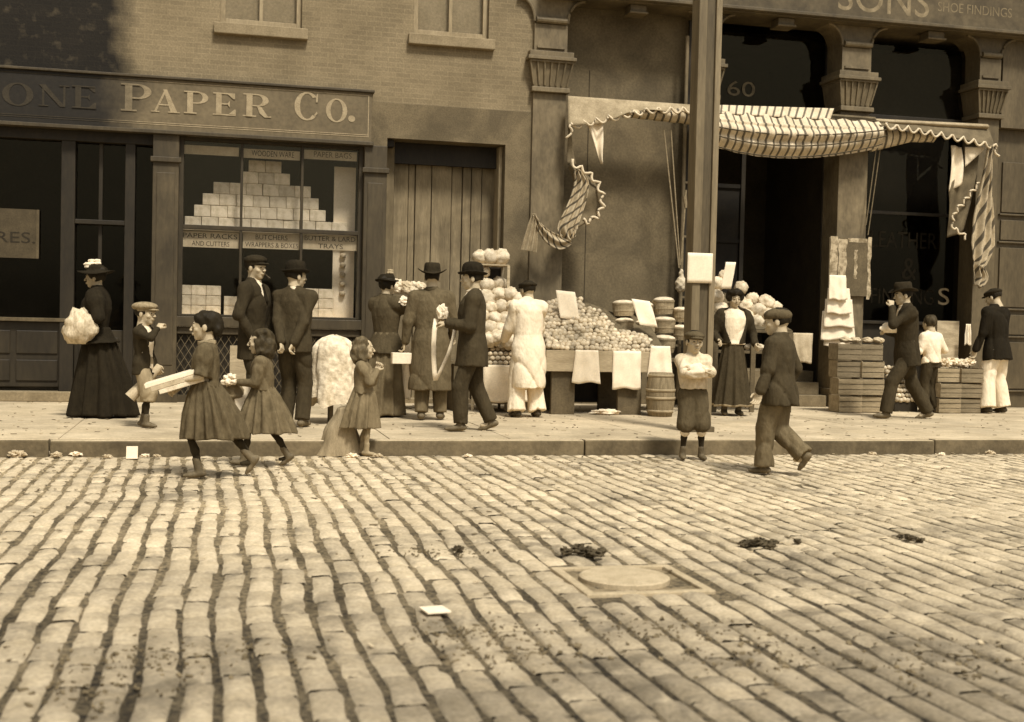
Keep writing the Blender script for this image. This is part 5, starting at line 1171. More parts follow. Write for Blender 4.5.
bag('hanging_bag', 'white paper bag hung over the front board above the barrel', 647.5, 673, 346, 378, SY-.015, M_PAPER, .25)
# barrel
bp = onZ(664, 417); bl_ = thing('wooden_barrel', 'hooped wooden barrel standing under the right end of the fruit stall', 'barrel', (bp.x, bp.y+.1, 0))
hb = onY(664, 373, bp.y).z; m = MB(); prof = [(.155+.035*math.sin(math.pi*k/8), hb*k/8) for k in range(9)]
m.lathe(prof, (bp.x, bp.y+.15, 0), 26); m.build('staves', mat('barrel_staves', .26, .15, 6, stretch=(6, 6, .5), bump=.4), bl_, smooth=True)
for k in (.12, .42, .6, .93):
    m = MB(); r = .155+.035*math.sin(math.pi*k)+.006; m.lathe([(r, hb*k-.018), (r+.002, hb*k+.018)], (bp.x, bp.y+.15, 0), 26); m.build('hoop', mat('barrel_hoop', .34, .22, 8), bl_, smooth=True)
def crumple(name, label, p, sx, sy, sz, m_, cat, seed=0, lobes=4, amp=.5, group=None, sm=False):
    m = lobed(1, seed, lobes, amp, 1, 16, 24); m.v = [(x*sx, y*sy, max(-.9, z)*sz+sz*.9) for x, y, z in m.v]; o = m.build(name, m_, None, smooth=sm); o.location = p; return tag(o, label, cat, group)
crumple('crumpled_cloth', 'crumpled white cloth lying on the ground under the fruit stall', onZ(605, 414.5), .20, .10, .035, M_CLOTHW, 'cloth', 3)
# ------------------------------------------------------------------ cabbages, rack and small fruit at the left end
CY = 15.35
cb0 = [lobed(.115, s*7, 6, .22, .92, 14, 20) for s in range(3)]; cbm = [c_.build('cabbage', M_LEAFW, None, smooth=True) for c_ in cb0]; cused = [False]*3
def cabbage(x, y, Y, label, group, s=1.0):
    p = onY(x, y, Y); return put(cbm, cused, random.randrange(3), p, label, 'cabbage', group, sc=s)
rk = thing('produce_rack', 'open wooden rack with two shelves standing behind the cabbage heap', 'rack', (onY(493, 400, CY+.45).x, CY+.45, 0))
ra, rb_ = onY(472, 280, CY+.5).x, onY(507, 280, CY+.5).x
for z_ in (onY(490, 264.5, CY+.5).z, onY(490, 292, CY+.5).z): m = MB(); m.box(ra, rb_, CY+.36, CY+.72, z_-.02, z_); m.build('shelf', M_CRATE2, rk, bev=.003)
for x_ in (ra+.015, rb_-.015): m = MB(); m.box(x_-.018, x_+.018, CY+.35, CY+.359, 0, onY(490, 266, CY+.5).z); m.build('post', M_CRATE2, rk); m = MB(); m.box(x_-.018, x_+.018, CY+.721, CY+.74, 0, onY(490, 266, CY+.5).z); m.build('post', M_CRATE2, rk)
m = MB(); m.box(ra, rb_, CY+.745, CY+.76, .8, onY(490, 266, CY+.5).z); m.build('back', M_DARK2, rk)
g1 = 'cabbages on the rack and heap at the left of the stall'
for x, nm in ((480, 'left'), (489.5, 'middle'), (500.5, 'right')): cabbage(x, 257.5, CY+.5, 'pale cabbage on top of the rack, %s of three' % nm, g1, .92 if x < 485 else 1.08)
cabbage(484, 272, CY+.5, 'small round cabbage high inside the rack', g1, .72); cabbage(486, 285.5, CY+.5, 'large cabbage on the left of the lower rack shelf', g1, 1.0); cabbage(499, 284, CY+.55, 'darker cabbage on the right of the lower rack shelf', g1, .9)
LT = [345, 335, 324.5, 314, 303]
def tier(y, T_): return max(i for i, t in enumerate(T_) if y < t)
LH = [(487, 298, .42), (499, 297, .45), (511, 296, .4), (518, 300, .36), (490, 308, .34), (502, 308, .36), (514, 309, .32), (494, 318, .26), (506, 319, .28), (518, 319, .26), (489, 328, .2), (500, 330, .2), (512, 330, .2), (523, 329, .22), (497, 339, .12), (508, 341, .12), (519, 340, .14), (488, 340, .12), (526, 310, .4), (529, 321, .36), (484, 318, .3)]
def rank(x, y, Lst, T_=None): T_ = T_ or LT; return sorted(a for a, b, c in Lst if tier(b, T_) == tier(y, T_)).index(x)
for k, (x, y, dy) in enumerate(LH):
    cabbage(x+random.uniform(-1.5, 1.5), y+random.uniform(-2, 2), CY+dy, 'pale cabbage in the left heap, %s tier up and %s from the left' % (ORD[tier(y, LT)], ORD[rank(x, y, LH)]), g1, random.uniform(.88, 1.2))
g2 = 'small fruit in the tray below the cabbages'
for j in range(4):
    for i in range(7):
        p = onY(490+i*5.2+(j % 2)*2.4, 363-j*4.6, CY+.02+j*.05); put(frm, used, random.choice([0, 1]), p, 'small fruit in the tray under the cabbages, %s row up and %s from the left' % (ORD[j], ORD[i]), 'fruit', g2, sc=.86)
ls_ = thing('cabbage_stand', 'low box stand under the cabbage heap behind the white apron cloth', 'stand', (onY(505, 400, CY).x, CY+.3, 0))
xa, xb = onY(484, 380, CY).x, onY(533, 380, CY).x
m = MB(); m.box(xa, xb, CY, CY+.9, .12, onY(505, 366, CY).z); m.build('box', M_WOODD, ls_, bev=.005)
m = MB(); m.add([(xa, CY+.06, onY(505, 364, CY).z), (xb, CY+.06, onY(505, 364, CY).z), (xb+.1, CY+.62, onY(505, 292, CY+.6).z), (xa, CY+.62, onY(505, 292, CY+.6).z)], [(0, 1, 2, 3)]); m.build('sloped_back', M_WOODD, ls_, solid=.02)
for x_ in (xa+.05, xb-.05): m = MB(); m.box(x_-.04, x_+.04, CY+.05, CY+.13, 0, .12); m.build('leg', M_WOODD, ls_)
bag('apron_cloth', 'white cloth hung along the front of the cabbage stand', 483, 531, 365, 402, CY-.012, M_CLOTHW, .0, cat='cloth', amp=.02)
# ------------------------------------------------------------------ things by the doorway
dk = thing('goods_bench', 'low dark bench of boxes behind the overcoated man', 'bench', (onY(412, 400, 15.6).x, 15.6, 0))
m = MB(); ga, gb = onY(392, 380, 15.6).x, onY(460, 380, 15.6).x; m.box(ga, gb, 15.6, 16.2, .62, .66); m.build('top', M_WOODD, dk)
for x_ in (ga+.05, gb-.05): m = MB(); m.box(x_-.03, x_+.03, 15.62, 16.16, 0, .619); m.build('leg', M_WOODD, dk)
def draped(name, label, x0, x1, yt, yb, Y, m_, cat, seed=0, dep=.22):
    A, B = onY(x0, yb, Y).x, onY(x1, yb, Y).x; zt_, zb_2 = onY((x0+x1)/2, yt, Y).z, onY((x0+x1)/2, yb, Y).z; c = Vector(((A+B)/2, Y+dep*.5, zb_2)); hw = (B-A)/2; h = zt_-zb_2
    m = MB(); n1, n2 = 22, 48; V = []
    for j in range(n1+1):
        t_ = j/n1
        for i in range(n2):
            q = 2*math.pi*i/n2; nn = mnoise.noise(Vector((math.cos(q)*2+seed, math.sin(q)*2, t_*2.2)))+.5*mnoise.noise(Vector((math.cos(q)*5+seed, math.sin(q)*5, t_*5)))
            r = (1+.05*math.sin(7*q+seed+t_)*(1-.5*t_)+.03*math.sin(13*q+2*t_)+.15*nn)*(1 if t_ < .74 else math.sqrt(max(.0, 1-((t_-.74)/.262)**2)))*(1-.10*t_)
            zz = t_*h + (.07*h*math.sin(3*q+1+seed)+.03*h*math.sin(7*q))*(1-t_)**2
            V.append((hw*r*math.copysign(abs(math.cos(q))**.75, math.cos(q)), dep*r*math.copysign(abs(math.sin(q))**.75, math.sin(q)), zz+.03*h*nn*t_))
    m.add(V, [(j*n2+i, j*n2+(i+1) % n2, (j+1)*n2+(i+1) % n2, (j+1)*n2+i) for j in range(n1) for i in range(n2)]); o = m.build(name, m_, None, smooth=True); o.location = c; return tag(o, label, cat)
draped('draped_basket', 'tall pile covered by a crumpled white cloth beside the small girl', 311, 357, 335, 402, 13.6, mat('mottled_white_cloth', .76, .50, 9, bump=.5, bscale=18, bdist=.03), 'covered pile', 9, .24)
m = MB(); p = onZ(333, 415); 
ft = thing('wooden_stool', 'dark wooden stool hidden beneath the crumpled white cloth', 'stool', (p.x, 13.75, 0))
zz_ = onY(333, 398, 13.6).z
m.box(p.x-.16, p.x+.20, 13.66, 13.94, zz_, zz_+.04); m.build('seat', M_WOODD, ft)
for sx_ in (-.13, .17):
    for sy_ in (13.69, 13.91): m = MB(); m.box(p.x+sx_-.02, p.x+sx_+.02, sy_-.02, sy_+.02, 0, zz_); m.build('leg', M_WOODD, ft)
# pale board behind the curly girl
m = MB(); p = onZ(240, 418); zt_ = onY(238, 346, p.y).z; m.obox((p.x, p.y, zt_/2+.004), (.125, 0, 0), (0, .016, 0), (.0, .02, zt_/2)); o = m.build('leaning_board', M_WOODL, None, bev=.004); c = Vector((p.x, p.y, 0)); o.data.transform(Matrix.Translation(-c)); o.location = c
tag(o, 'upright pale board standing on the sidewalk behind the curly haired girl', 'board')
# the wedge shaped sack beside the small girl
p = onZ(338, 455, ROADZ); m = MB(); V = []; n1, n2 = 18, 36
H_ = onY(348, 406, p.y).z-ROADZ
for j in range(n1+1):
    t_ = j/n1
    for i in range(n2):
        q = 2*math.pi*i/n2; c_, s_ = math.cos(q), math.sin(q); sq = lambda v_, e=.55: math.copysign(abs(v_)**e, v_)
        r = 1+.14*mnoise.noise(Vector((c_*2, s_*2, t_*2)))+.05*math.sin(9*q+t_*2)+.03*math.sin(17*q-t_*4)
        V.append((.075*t_+(.215-.125*t_)*sq(c_, .7)*r+.012*math.sin(t_*9), .13*sq(s_, .8)*r*(1-.45*t_), H_*t_*(1+.05*c_*t_)))
V.append((.075, 0, H_*.97)); m.add(V, [(j*n2+i, j*n2+(i+1) % n2, (j+1)*n2+(i+1) % n2, (j+1)*n2+i) for j in range(n1) for i in range(n2)]+[(n1*n2+i, n1*n2+(i+1) % n2, len(V)-1) for i in range(n2)])
o = m.build('paper_sack', mat('sack_paper', .30, .21, 6, stretch=(4, 4, .6)), None, smooth=True); o.location = (p.x, p.y+.02, ROADZ); tag(o, 'large brown wedge shaped sack leaning at the curb beside the small girl', 'sack')
# ------------------------------------------------------------------ stall behind the woman in the white blouse
g3 = 'cabbages heaped behind the woman in the white blouse'; GY = 15.75
RT = [400, 312.5, 305, 297, 286]
RH = [(717, 284, .5), (725, 276, .55), (716, 297, .4), (738, 300, .45), (745, 306, .4), (752, 299, .5), (758, 311, .3), (766, 303, .42), (768, 315, .25), (777, 320, .2), (757, 322, .2), (747, 317, .3), (720, 310, .35), (741, 288, .6), (775, 308, .42)]
for k, (x, y, dy) in enumerate(RH):
    cabbage(x, y, GY+dy, 'pale cabbage in the heap behind the woman, %s tier up and %s from the left' % (ORD[tier(y, RT)], ORD[rank(x, y, RH, RT)]), g3, random.uniform(.85, 1.08))
ws_ = thing('cabbage_stall', 'slatted wooden stall of crates behind the woman in the white blouse', 'market stall', (onY(750, 400, GY).x, GY, 0))
xa, xb = onY(712, 360, GY).x, onY(792, 360, GY).x
for z_ in (onY(765, 330, GY).z, onY(765, 351, GY).z): m = MB(); m.box(xa, xb, GY, GY+.5, z_-.04, z_); m.build('shelf', M_WOODD, ws_, bev=.004)
m = MB(); zt_ = onY(765, 330, GY).z; m.add([(xa, GY+.03, zt_), (xb, GY+.03, zt_), (xb-.4, GY+.7, zt_+.35), (xa, GY+.7, zt_+.75)], [(0, 1, 2, 3)]); m.build('sloped_bed', M_WOODD, ws_, solid=.02)
for x_ in (xa+.04, (xa+xb)/2, xb-.04):
    m = MB(); m.box(x_-.035, x_+.035, GY-.03, GY-.001, 0, zt_-.04); m.build('leg', M_WOODD, ws_)
for x in (749, 760, 771):
    crumple('small_parcel', 'pale parcel on the lower shelf of the cabbage stall, %s of three' % {749: 'left', 760: 'middle', 771: 'right'}[x], onY(x, 350.5, GY+.1), .07, .07, .05, M_PKG, 'parcel', x, 3, .2, 'parcels on the lower shelf of the cabbage stall')
paper('price_card', 'narrow white card standing tilted above the woman in the white blouse', 723.5, 733.5, 262, 289, GY+.1, M_PAPER, cat='price card', skew=.06, curl=.004)
bag('hanging_bag', 'open pale sack hanging beside the dark doorway steps', 793, 812, 333, 363, F-.2, M_PAPERD, -.05, amp=.05)
# strings and bag left of the pole
m = MB(); hy_ = F-.25
pts = lambda x0, y0, x1, y1, n=6, sag=0: [onY(x0+(x1-x0)*k/n, y0+(y1-y0)*k/n, hy_)+Vector((0, 0, -sag*math.sin(math.pi*k/n))) for k in range(n+1)]
hb_ = thing('hanging_net_bag', 'net bag of pale produce hung on cords left of the pole', 'net bag', onY(681, 280, hy_))
m.tube(pts(664, 130, 679, 268), .010, 6).tube(pts(671, 130, 680, 265), .009, 6); m.build('cord', mat('hemp_cord', .30, .2, 20), hb_)
m = MB(); m.tube(pts(686, 190, 681, 262), .014, 6); m.tube(pts(684.5, 196, 686, 208), .03, 8); m.build('rope', mat('hemp_rope', .26, .15, 20), hb_)
bag_c = onY(681, 283, hy_); o = blob('net', M_LEAFW, lambda P: smin(d_ell(P, (bag_c.x, hy_, bag_c.z-.02), (.085, .08, .12)), d_ell(P, (bag_c.x, hy_, bag_c.z+.12), (.035, .035, .09)), .03)+.008*np.sin(P[:, 0]*70)*np.sin(P[:, 2]*70), bag_c-Vector((.15, .15, .22)), bag_c+Vector((.15, .15, .26)), .012, hb_)
# ------------------------------------------------------------------ at the second column: poster board, hanging papers
pbd = thing('poster_board', 'weathered board with torn pale posters fixed to the iron column', 'poster board', onY(849, 297, F-.12))
x0, x1 = onY(829, 260, F-.14).x, onY(870.5, 260, F-.14).x; z0, z1 = onY(849, 296, F-.14).z, onY(849, 238, F-.14).z
m = MB(); m.box(x0, x1, F-.14, F-.11, z0, z1); m.build('board', M_WOODD, pbd, bev=.004)
for (u0, u1, v0, v1) in ((.02, .2, .0, 1.02), (.22, .42, .12, .98), (.93, 1.02, -.05, 1.03), (.45, .9, .93, 1.0), (.6, .68, .3, .8)):
    m = MB(); n = 10; V = []
    for k in range(n+1):
        v = v0+(v1-v0)*k/n; V += [(x0+(x1-x0)*(u0+random.uniform(-.015, .02)), F-.1425-.003*random.random(), z0+(z1-z0)*v), (x0+(x1-x0)*(u1+random.uniform(-.03, .02)), F-.1425-.003*random.random(), z0+(z1-z0)*v)]
    m.add(V, [(2*k, 2*k+1, 2*k+3, 2*k+2) for k in range(n)]); m.build('torn_poster', mat('torn_poster_paper', .46, .2, 14, contrast=(.4, .6)), pbd)
NM = ['topmost', 'second', 'third', 'fourth', 'lowest']
for k, (xa_, xb_, ya_, yb_) in enumerate([(829, 848, 275, 300), (827, 852, 288, 314), (824, 855, 299, 327), (821, 856, 311, 340), (824, 853, 327, 346)]):
    o = bag('hanging_paper', '%s of the five overlapping white papers hung on the iron column' % NM[k], xa_, xb_, ya_, yb_, F-.20-.035*(4-k), M_PAPER, .14, 'paper', amp=.03, group='white papers hung on the iron column')
    o.rotation_euler = (-.10, 0, random.uniform(-.03, .03))
# ------------------------------------------------------------------ crates
def crate(w=.36, d=.3, h=.25):
    r = thing('produce_crate', '-', 'crate', (0, 0, 0)); m = MB(); g = .009; n = 3; sh = (h-.014)/n
    for k in range(n):
        z_ = .006+k*sh
        m.box(-w/2, w/2, -d/2, -d/2+.012, z_, z_+sh-g)
    m.build('side_slats', M_CRATE, r, bev=.002)
    m = MB()
    for k in range(n): m.box(-w/2, w/2, d/2-.012, d/2, .006+k*sh, .006+k*sh+sh-g)
    m.build('side_slats', M_CRATE, r, bev=.002)
    for s_ in (-1, 1): m = MB(); m.box(s_*(w/2-.014), s_*(w/2-.001), -d/2+.0125, d/2-.0125, .004, h-.004); m.build('end_board', M_CRATE2, r, bev=.002)
    m = MB(); m.box(-w/2+.015, w/2-.015, -d/2+.013, d/2-.013, .0, .01); m.build('bottom', M_CRATE, r)
    return r
cr = crate(); first = [True]
def put_crate(x, ybot, Y, lab, w=1, h=1, z=None, rz=None):
    o = cr if first[0] else copy_tree(cr); first[0] = False; p = onY(x, 385, Y); o.location = (p.x, Y+.15, p.z if z is None else z); o.scale = (w, 1, h); o.rotation_euler = (0, 0, random.uniform(-.10, .10) if rz is None else rz); o.location.y += random.uniform(-.03, .03)
    tag(o, lab, 'crate', 'wooden produce crates on the sidewalk'); return o
LV = ['bottom', 'second', 'third', 'top']; K1 = 15.75
for lv in range(4):
    for k, (xx, nm) in enumerate(((850.5, 'left'), (872, 'right'))):
        put_crate(xx+(0 if lv < 3 else -1), 0, K1, 'produce crate at the %s of the %s layer beside the iron column' % (nm, LV[lv]), 1.02, .98, z=.003+lv*.249)
K2 = 15.75
for lv in range(3):
    for k, (xx, nm) in enumerate(((950, 'left'), (971.5, 'right'))):
        put_crate(xx, 0, K2, '%s crate in the %s layer of the pile by the man in white trousers' % (nm, ('bottom', 'middle', 'top')[lv]), 1.0, .88, z=.003+lv*.223)
cp = onY(872, 345, K1); 
for k, (x, y) in enumerate(((845, 345), (855, 343), (867, 344), (878, 345))): crumple('wrapped_bundle', 'buff bundle on the crates beside the iron column, %s from the left' % ORD[k], Vector((onY(x, 343, K1+.15).x, K1+.15, 1.0)), .08, .09, .045, M_PAPERD, 'bundle', k+1, 3, .25, 'bundles on the crates beside the iron column')
for k, (x, y, s) in enumerate(((945, 366, .09), (954, 362, .10), (965, 360, .09), (973, 363, .09), (960, 366, .08))): crumple('crumpled_paper', 'crumpled pale wrapping on the right hand crates, %s of five heaped there' % ORD[k], Vector((onY(x-1, 362, K2+.12).x, K2+.10+.03*k, .672+.02*(k%2))), s, s, .06, M_PKG, 'wrapping paper', k+9, 5, .6, 'crumpled wrappings on the crates')
# open basket of small produce
bq = onZ(906, 411.5); hh_ = thing('open_hamper', 'dark open hamper heaped with small produce behind the striding man', 'hamper', (bq.x, bq.y+.2, 0))
m = MB(); m.box(bq.x-.19, bq.x+.19, bq.y, bq.y+.4, 0, .13); m.build('box', M_DARK2, hh_, bev=.005)
m = MB(); m.add([(bq.x-.19, bq.y+.01, .13), (bq.x+.19, bq.y+.01, .13), (bq.x+.17, bq.y+.39, .62), (bq.x-.17, bq.y+.39, .62)], [(0, 1, 2, 3)]); m.build('sloped_bed', M_WOODD, hh_, solid=.02)
for j in range(8):
    for i in range(6):
        v = j/7; put(frm, used, random.randrange(3), (bq.x-.16+.064*i+random.uniform(-.012, .012), bq.y+.0+.36*v, .17+.46*v+random.uniform(-.01, .01)), 'small dull produce heaped in the dark hamper behind the striding man', 'produce', 'produce heaped in the open hamper', sc=.95)
m = MB(); q = onY(948, 345, F-.15); m.box(onY(937, 335, F-.05).x, onY(959, 335, F-.05).x, F-.05, F+.2, .6, onY(948, 321, F-.05).z); o = m.build('packing_case', M_CRATE2, None, bev=.006); tag(o, 'pale upright packing case below the dark show window', 'packing case')
bag('hanging_rag', 'thin white rag hanging between the show window and the man in white trousers', 964.5, 971.5, 324, 345, F-.25, M_CLOTHW, .3, cat='rag', amp=.03)
m = MB(); q = onY(966, 330, F-.2); 
# ------------------------------------------------------------------ awnings
M_STRIPE = mat('striped_canvas', .66, .50, 8, bump=.2)
def stripef(nt, L):
    uv = nd(nt, 'ShaderNodeUVMap'); sx = nd(nt, 'ShaderNodeSeparateXYZ'); L(uv.outputs[0], sx.inputs[0])
    def line(sock, freq, width, soft=.06):
        f = nd(nt, 'ShaderNodeMath', operation='MULTIPLY'); f.inputs[1].default_value = freq; L(sock, f.inputs[0]); g = nd(nt, 'ShaderNodeMath', operation='FRACT'); L(f.outputs[0], g.inputs[0])
        r = nd(nt, 'ShaderNodeValToRGB'); r.color_ramp.elements[0].position = width; r.color_ramp.elements[0].color = (.22, .22, .22, 1); r.color_ramp.elements[1].position = width+soft; r.color_ramp.elements[1].color = (1, 1, 1, 1)
        L(g.outputs[0], r.inputs[0]); return r.outputs[0]
    return line(sx.outputs['X'], 1/.125, .25)
base_mix(M_STRIPE, stripef)
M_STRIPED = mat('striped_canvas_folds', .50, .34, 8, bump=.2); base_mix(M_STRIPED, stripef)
M_CANVAS = mat('faded_canvas', .38, .25, 6, bump=.2); M_CANVASD = mat('soiled_canvas', .16, .10, 6, bump=.2); M_BIND = mat('white_binding_tape', .66, .5, 10)
def sheet(name, m_, root, fn, nu, nv, U=1.0, Vv=1.0, th=.006, DG=0):
    m = MB(); V = []; uv = []
    for j in range(nv+1):
        for i in range(nu+1):
            u, v = i/nu, j/nv; V.append(tuple(fn(u, v))); uv.append((u*U+v*DG, v*Vv))
    m.add(V, [(j*(nu+1)+i, j*(nu+1)+i+1, (j+1)*(nu+1)+i+1, (j+1)*(nu+1)+i) for j in range(nv) for i in range(nu)]); m.uv = uv
    return m.build(name, m_, root, smooth=True, solid=th)
def scallop(root, pts_, name='scalloped_trim', m_=None, r=.017, wl=.19, amp=.045):
    # a wavy white binding along a polyline
    P = [Vector(p) for p in pts_]; out = []; acc = 0
    for a_, b_ in zip(P, P[1:]):
        L_ = (b_-a_).length; n = max(2, int(L_/.02)); d = (b_-a_).normalized(); nrm = Vector((d.z, 0, -d.x))
        for k in range(n): s_ = acc+L_*k/n; out.append(a_+(b_-a_)*k/n + nrm*(abs(math.sin(math.pi*s_/wl))*amp*2-amp))
        acc += L_
    m = MB(); m.tube(out, r, 6); return m.build(name, m_ or M_BIND, root, smooth=True)
AY = F-.18
def G(x, y, Y=AY): return onY(x, y, Y)
# middle awning
aw = thing('striped_awning', 'sagging striped awning hung over the dark doorway', 'awning', G(785, 120))
def lerp(a_, b_, t): return a_+(b_-a_)*t
def mid_main(u, v):
    x = lerp(690, 874, u); yt = lerp(111, 122.5, u)-3*math.sin(math.pi*u)*0; s = math.sin(math.pi*min(1, (u*.92+.08)))**.75
    yb = yt+lerp(20, 26, u)+24*s*(1-.35*u)
    y = lerp(yt, yb, v); tuck = .07*abs(math.sin(v*math.pi*3.1))*(v > .25)*s; Y = AY-.12-.20*math.sin(math.pi*min(1, v*1.05))*.8-tuck+.02*math.sin(u*60)
    return G(x, y, AY) + (Vector((0, Y-AY, 0)))
sheet('canopy', M_STRIPE, aw, mid_main, 120, 30, 3.1, .7)
sheet('top_fold', M_STRIPE, aw, lambda u, v: G(lerp(690, lerp(830, 834, 1-v), u), lerp(lerp(104, 108.5, u), lerp(111.5, 120, u), v), AY-.06-.10*v), 60, 6, 2.35, .2)
for q, (y0, y1, sg_) in enumerate(((111.2, 122.5, 0), (126, 133, 10), (133, 139, 15), (143, 147, 17))):
    sp_ = 0 if q == 0 else 1; u1 = 1 if q != 3 else .98
    P = [G(lerp(690, 874, u_*u1), lerp(y0, y1, u_)+sg_*math.sin(math.pi*u_)**.8*(1-.25*u_), AY)+Vector((0, -.35 if q else -.13, 0)) for u_ in [k/40 for k in range(41)]]
    m = MB(); m.tube(P, .010, 5); m.build('seam', mat('dark_seam', .08, .05, 10), aw)
m = MB(); m.tube([G(692, 106, AY), G(875, 119, AY)], .03, 8); m.build('roller', M_CANVASD, aw)
# left awning
al = thing('torn_awning', 'rolled awning with a torn scalloped edge over the canvas blind left of the pole', 'awning', G(630, 105))
def left_main(u, v):
    x = lerp(567, 693, u); yt = lerp(96.5, 105.5, u); yb = lerp(129, 113, min(1, u*1.6))+2*math.sin(u*9); return G(x-(3*v if u < .1 else 0), lerp(yt, yb, v), AY)+Vector((0, -.05-.16*v-.06*math.sin(u*21)*v, .012*math.sin(u*17)*v))
sheet('canopy', M_CANVAS, al, left_main, 60, 10, 2, .3)
scallop(al, [G(565, 140)+Vector((0, -.2, 0)), G(565, 129)+Vector((0, -.22, 0))]+[G(lerp(567, 691, k/10), lerp(128.5, 112.5, min(1, k/10*1.6)))+Vector((0, -.225, 0)) for k in range(11)])
sheet('gathered_roll', M_STRIPED, al, lambda u, v: G(lerp(620, 693, u), lerp(lerp(111, 109, u), lerp(118, 126, u), v), AY)+Vector((0, -.10-.1*math.sin(math.pi*v)+.02*math.sin(u*30), 0)), 40, 8, 1.2, .2)
sheet('torn_flap', M_CLOTHW, al, lambda u, v: G(lerp(lerp(584, 600, u), lerp(599, 600.5, u), v), lerp(lerp(124, 119, u), 165, v), AY)+Vector((0, -.12-.03*math.sin(u*6+v*5), 0)), 8, 14)
sheet('hanging_strip', M_CANVASD, al, lambda u, v: G(lerp(565.5, 566.5+8*v, u), lerp(126, 165, v), AY)+Vector((0, -.10-.03*math.sin(v*6), 0)), 4, 12)
# looped piece lower down, and the swag with its tassel
sheet('looped_canvas', M_STRIPED, al, lambda u, v: G(lerp(567, 598-18*abs(v-.45), u)-lerp(0, 10, v)*(1-u)*(v > .5), lerp(162, 228, v)+6*math.sin(u*3)*(v), AY)+Vector((0, -.08-.07*math.sin(u*5+v*3)-.03*math.sin(u*14), 0)), 20, 26, .5, .5) if False else None
def loop_pts(k):
    pl = [(567, 163), (573, 168), (583, 173), (592, 182), (598, 194), (599, 207), (594, 218), (583, 224), (577, 222)]
    t_ = k*(len(pl)-1); i = min(len(pl)-2, int(t_)); f_ = t_-i; return lerp(pl[i][0], pl[i+1][0], f_), lerp(pl[i][1], pl[i+1][1], f_)
scallop(al, [G(*loop_pts(k/16))+Vector((0, -.2, 0)) for k in range(17)], wl=.17, amp=.042, r=.02)
def inner_pts(k):
    pl = [(566, 168), (570, 178), (574, 188), (573, 198), (569, 208), (564, 218), (560, 228), (558, 236), (561, 238)]
    t_ = k*(len(pl)-1); i = min(len(pl)-2, int(t_)); f_ = t_-i; return lerp(pl[i][0], pl[i+1][0], f_), lerp(pl[i][1], pl[i+1][1], f_)
def loopsheet(u, v):
    a_ = inner_pts(v); b_ = loop_pts(v*.98); return G(lerp(a_[0], b_[0], u), lerp(a_[1], b_[1], u))+Vector((0, -.10-.09*math.sin(u*math.pi)-.025*math.sin(v*17), 0))
sheet('loop_back', M_CANVASD, al, loopsheet, 12, 30, .5, 1)
def ribbon(root, pl, wd, m_, name, folds_=3, dep=.05, U=.5, Yo=-.2):      # a bunched hanging cloth following pixel points, width in metres
    P0 = [G(*p)+Vector((0, Yo, 0)) for p in pl]; P = []; W0 = wd; wd = []
    for i in range(len(P0)-1):
        a0, a1, a2, a3 = P0[max(0, i-1)], P0[i], P0[i+1], P0[min(len(P0)-1, i+2)]
        for k in range(6):
            t = k/6; P.append(.5*((2*a1)+(a2-a0)*t+(2*a0-5*a1+4*a2-a3)*t*t+(3*a1-a0-3*a2+a3)*t**3)); wd.append(W0[i]*(1-t)+W0[i+1]*t)
    P.append(P0[-1]); wd.append(W0[-1])
    def fn(u, v):
        t_ = v*(len(P)-1); i = min(len(P)-2, int(t_)); f_ = t_-i; c = P[i].lerp(P[i+1], f_); d = (P[i+1]-P[i]).normalized(); i2 = max(0, min(len(P)-2, i+(1 if f_ > .5 else -1))); d = (d*1.5+(P[i2+1]-P[i2]).normalized()*abs(f_-.5)*2).normalized()
        nrm = Vector((d.z, 0, -d.x)); w = wd[i]*(1-f_)+wd[i+1]*f_
        return c-nrm*w*(u-.5)+Vector((0, -dep*math.sin(u*math.pi)-dep*.45*math.sin(u*math.pi*2*folds_+v*2), 0))
    return sheet(name, m_, root, fn, 30, 60, U*.6, 1.4, DG=.9)
ribbon(al, [(572, 172), (577, 184), (574, 200), (568, 216), (563, 230), (566, 240)], [.08, .22, .24, .26, .30, .16], M_STRIPED, 'gathered_drop', 3, .07)
ribbon(al, [(530, 216), (536, 228), (545, 238), (556, 243), (566, 240)], [.05, .10, .18, .22, .14], M_STRIPED, 'swag', 2, .05, .4)
ribbon(al, [(530.5, 215), (529, 226), (527, 240), (525, 252)], [.05, .14, .20, .24], M_CANVAS, 'tassel_end', 3, .04)
# right awning
ar = thing('draped_awning', 'soiled awning with a scalloped edge and long hanging drapes over the right show window', 'awning', G(930, 130))
def right_main(u, v):
    x = lerp(872, 986, u); yt = lerp(121.5, 127, u); yb = yt+lerp(7, 22, u**1.3)+(4 if u > .95 else 0); return G(x, lerp(yt, yb, v))+Vector((0, -.05-.2*v-.02*math.sin(u*20)*v, 0))
sheet('canopy', M_CANVASD, ar, right_main, 50, 8, 2, .3)
sheet('roll', M_CANVAS, ar, lambda u, v: G(lerp(872, 984, u), lerp(119.5, 125, u)+5*v)+Vector((0, -.08-.05*math.sin(math.pi*v), 0)), 40, 6)
scallop(ar, [G(lerp(876, 986, k/12), lerp(121.5, 127, k/12)+lerp(7, 22, (k/12)**1.3))+Vector((0, -.265, 0)) for k in range(13)]+[G(988, 160)+Vector((0, -.25, 0))])
sheet('gathered_roll', M_STRIPE, ar, lambda u, v: G(lerp(870, 935, u), lerp(lerp(123, 133, u), lerp(152, 142, min(1, u*1.6)), v))+Vector((0, .02-.08*math.sin(math.pi*v)-.02*math.sin(u*30), 0)), 40, 8, 1.2, .2)
sheet('white_flap', M_CLOTHW, ar, lambda u, v: G(lerp(947, lerp(958, 960, v), u)-v*1, lerp(lerp(146, 148, u), lerp(192, 184, u), v))+Vector((0, -.1-.03*math.sin(u*6+v*4), 0)), 10, 16)
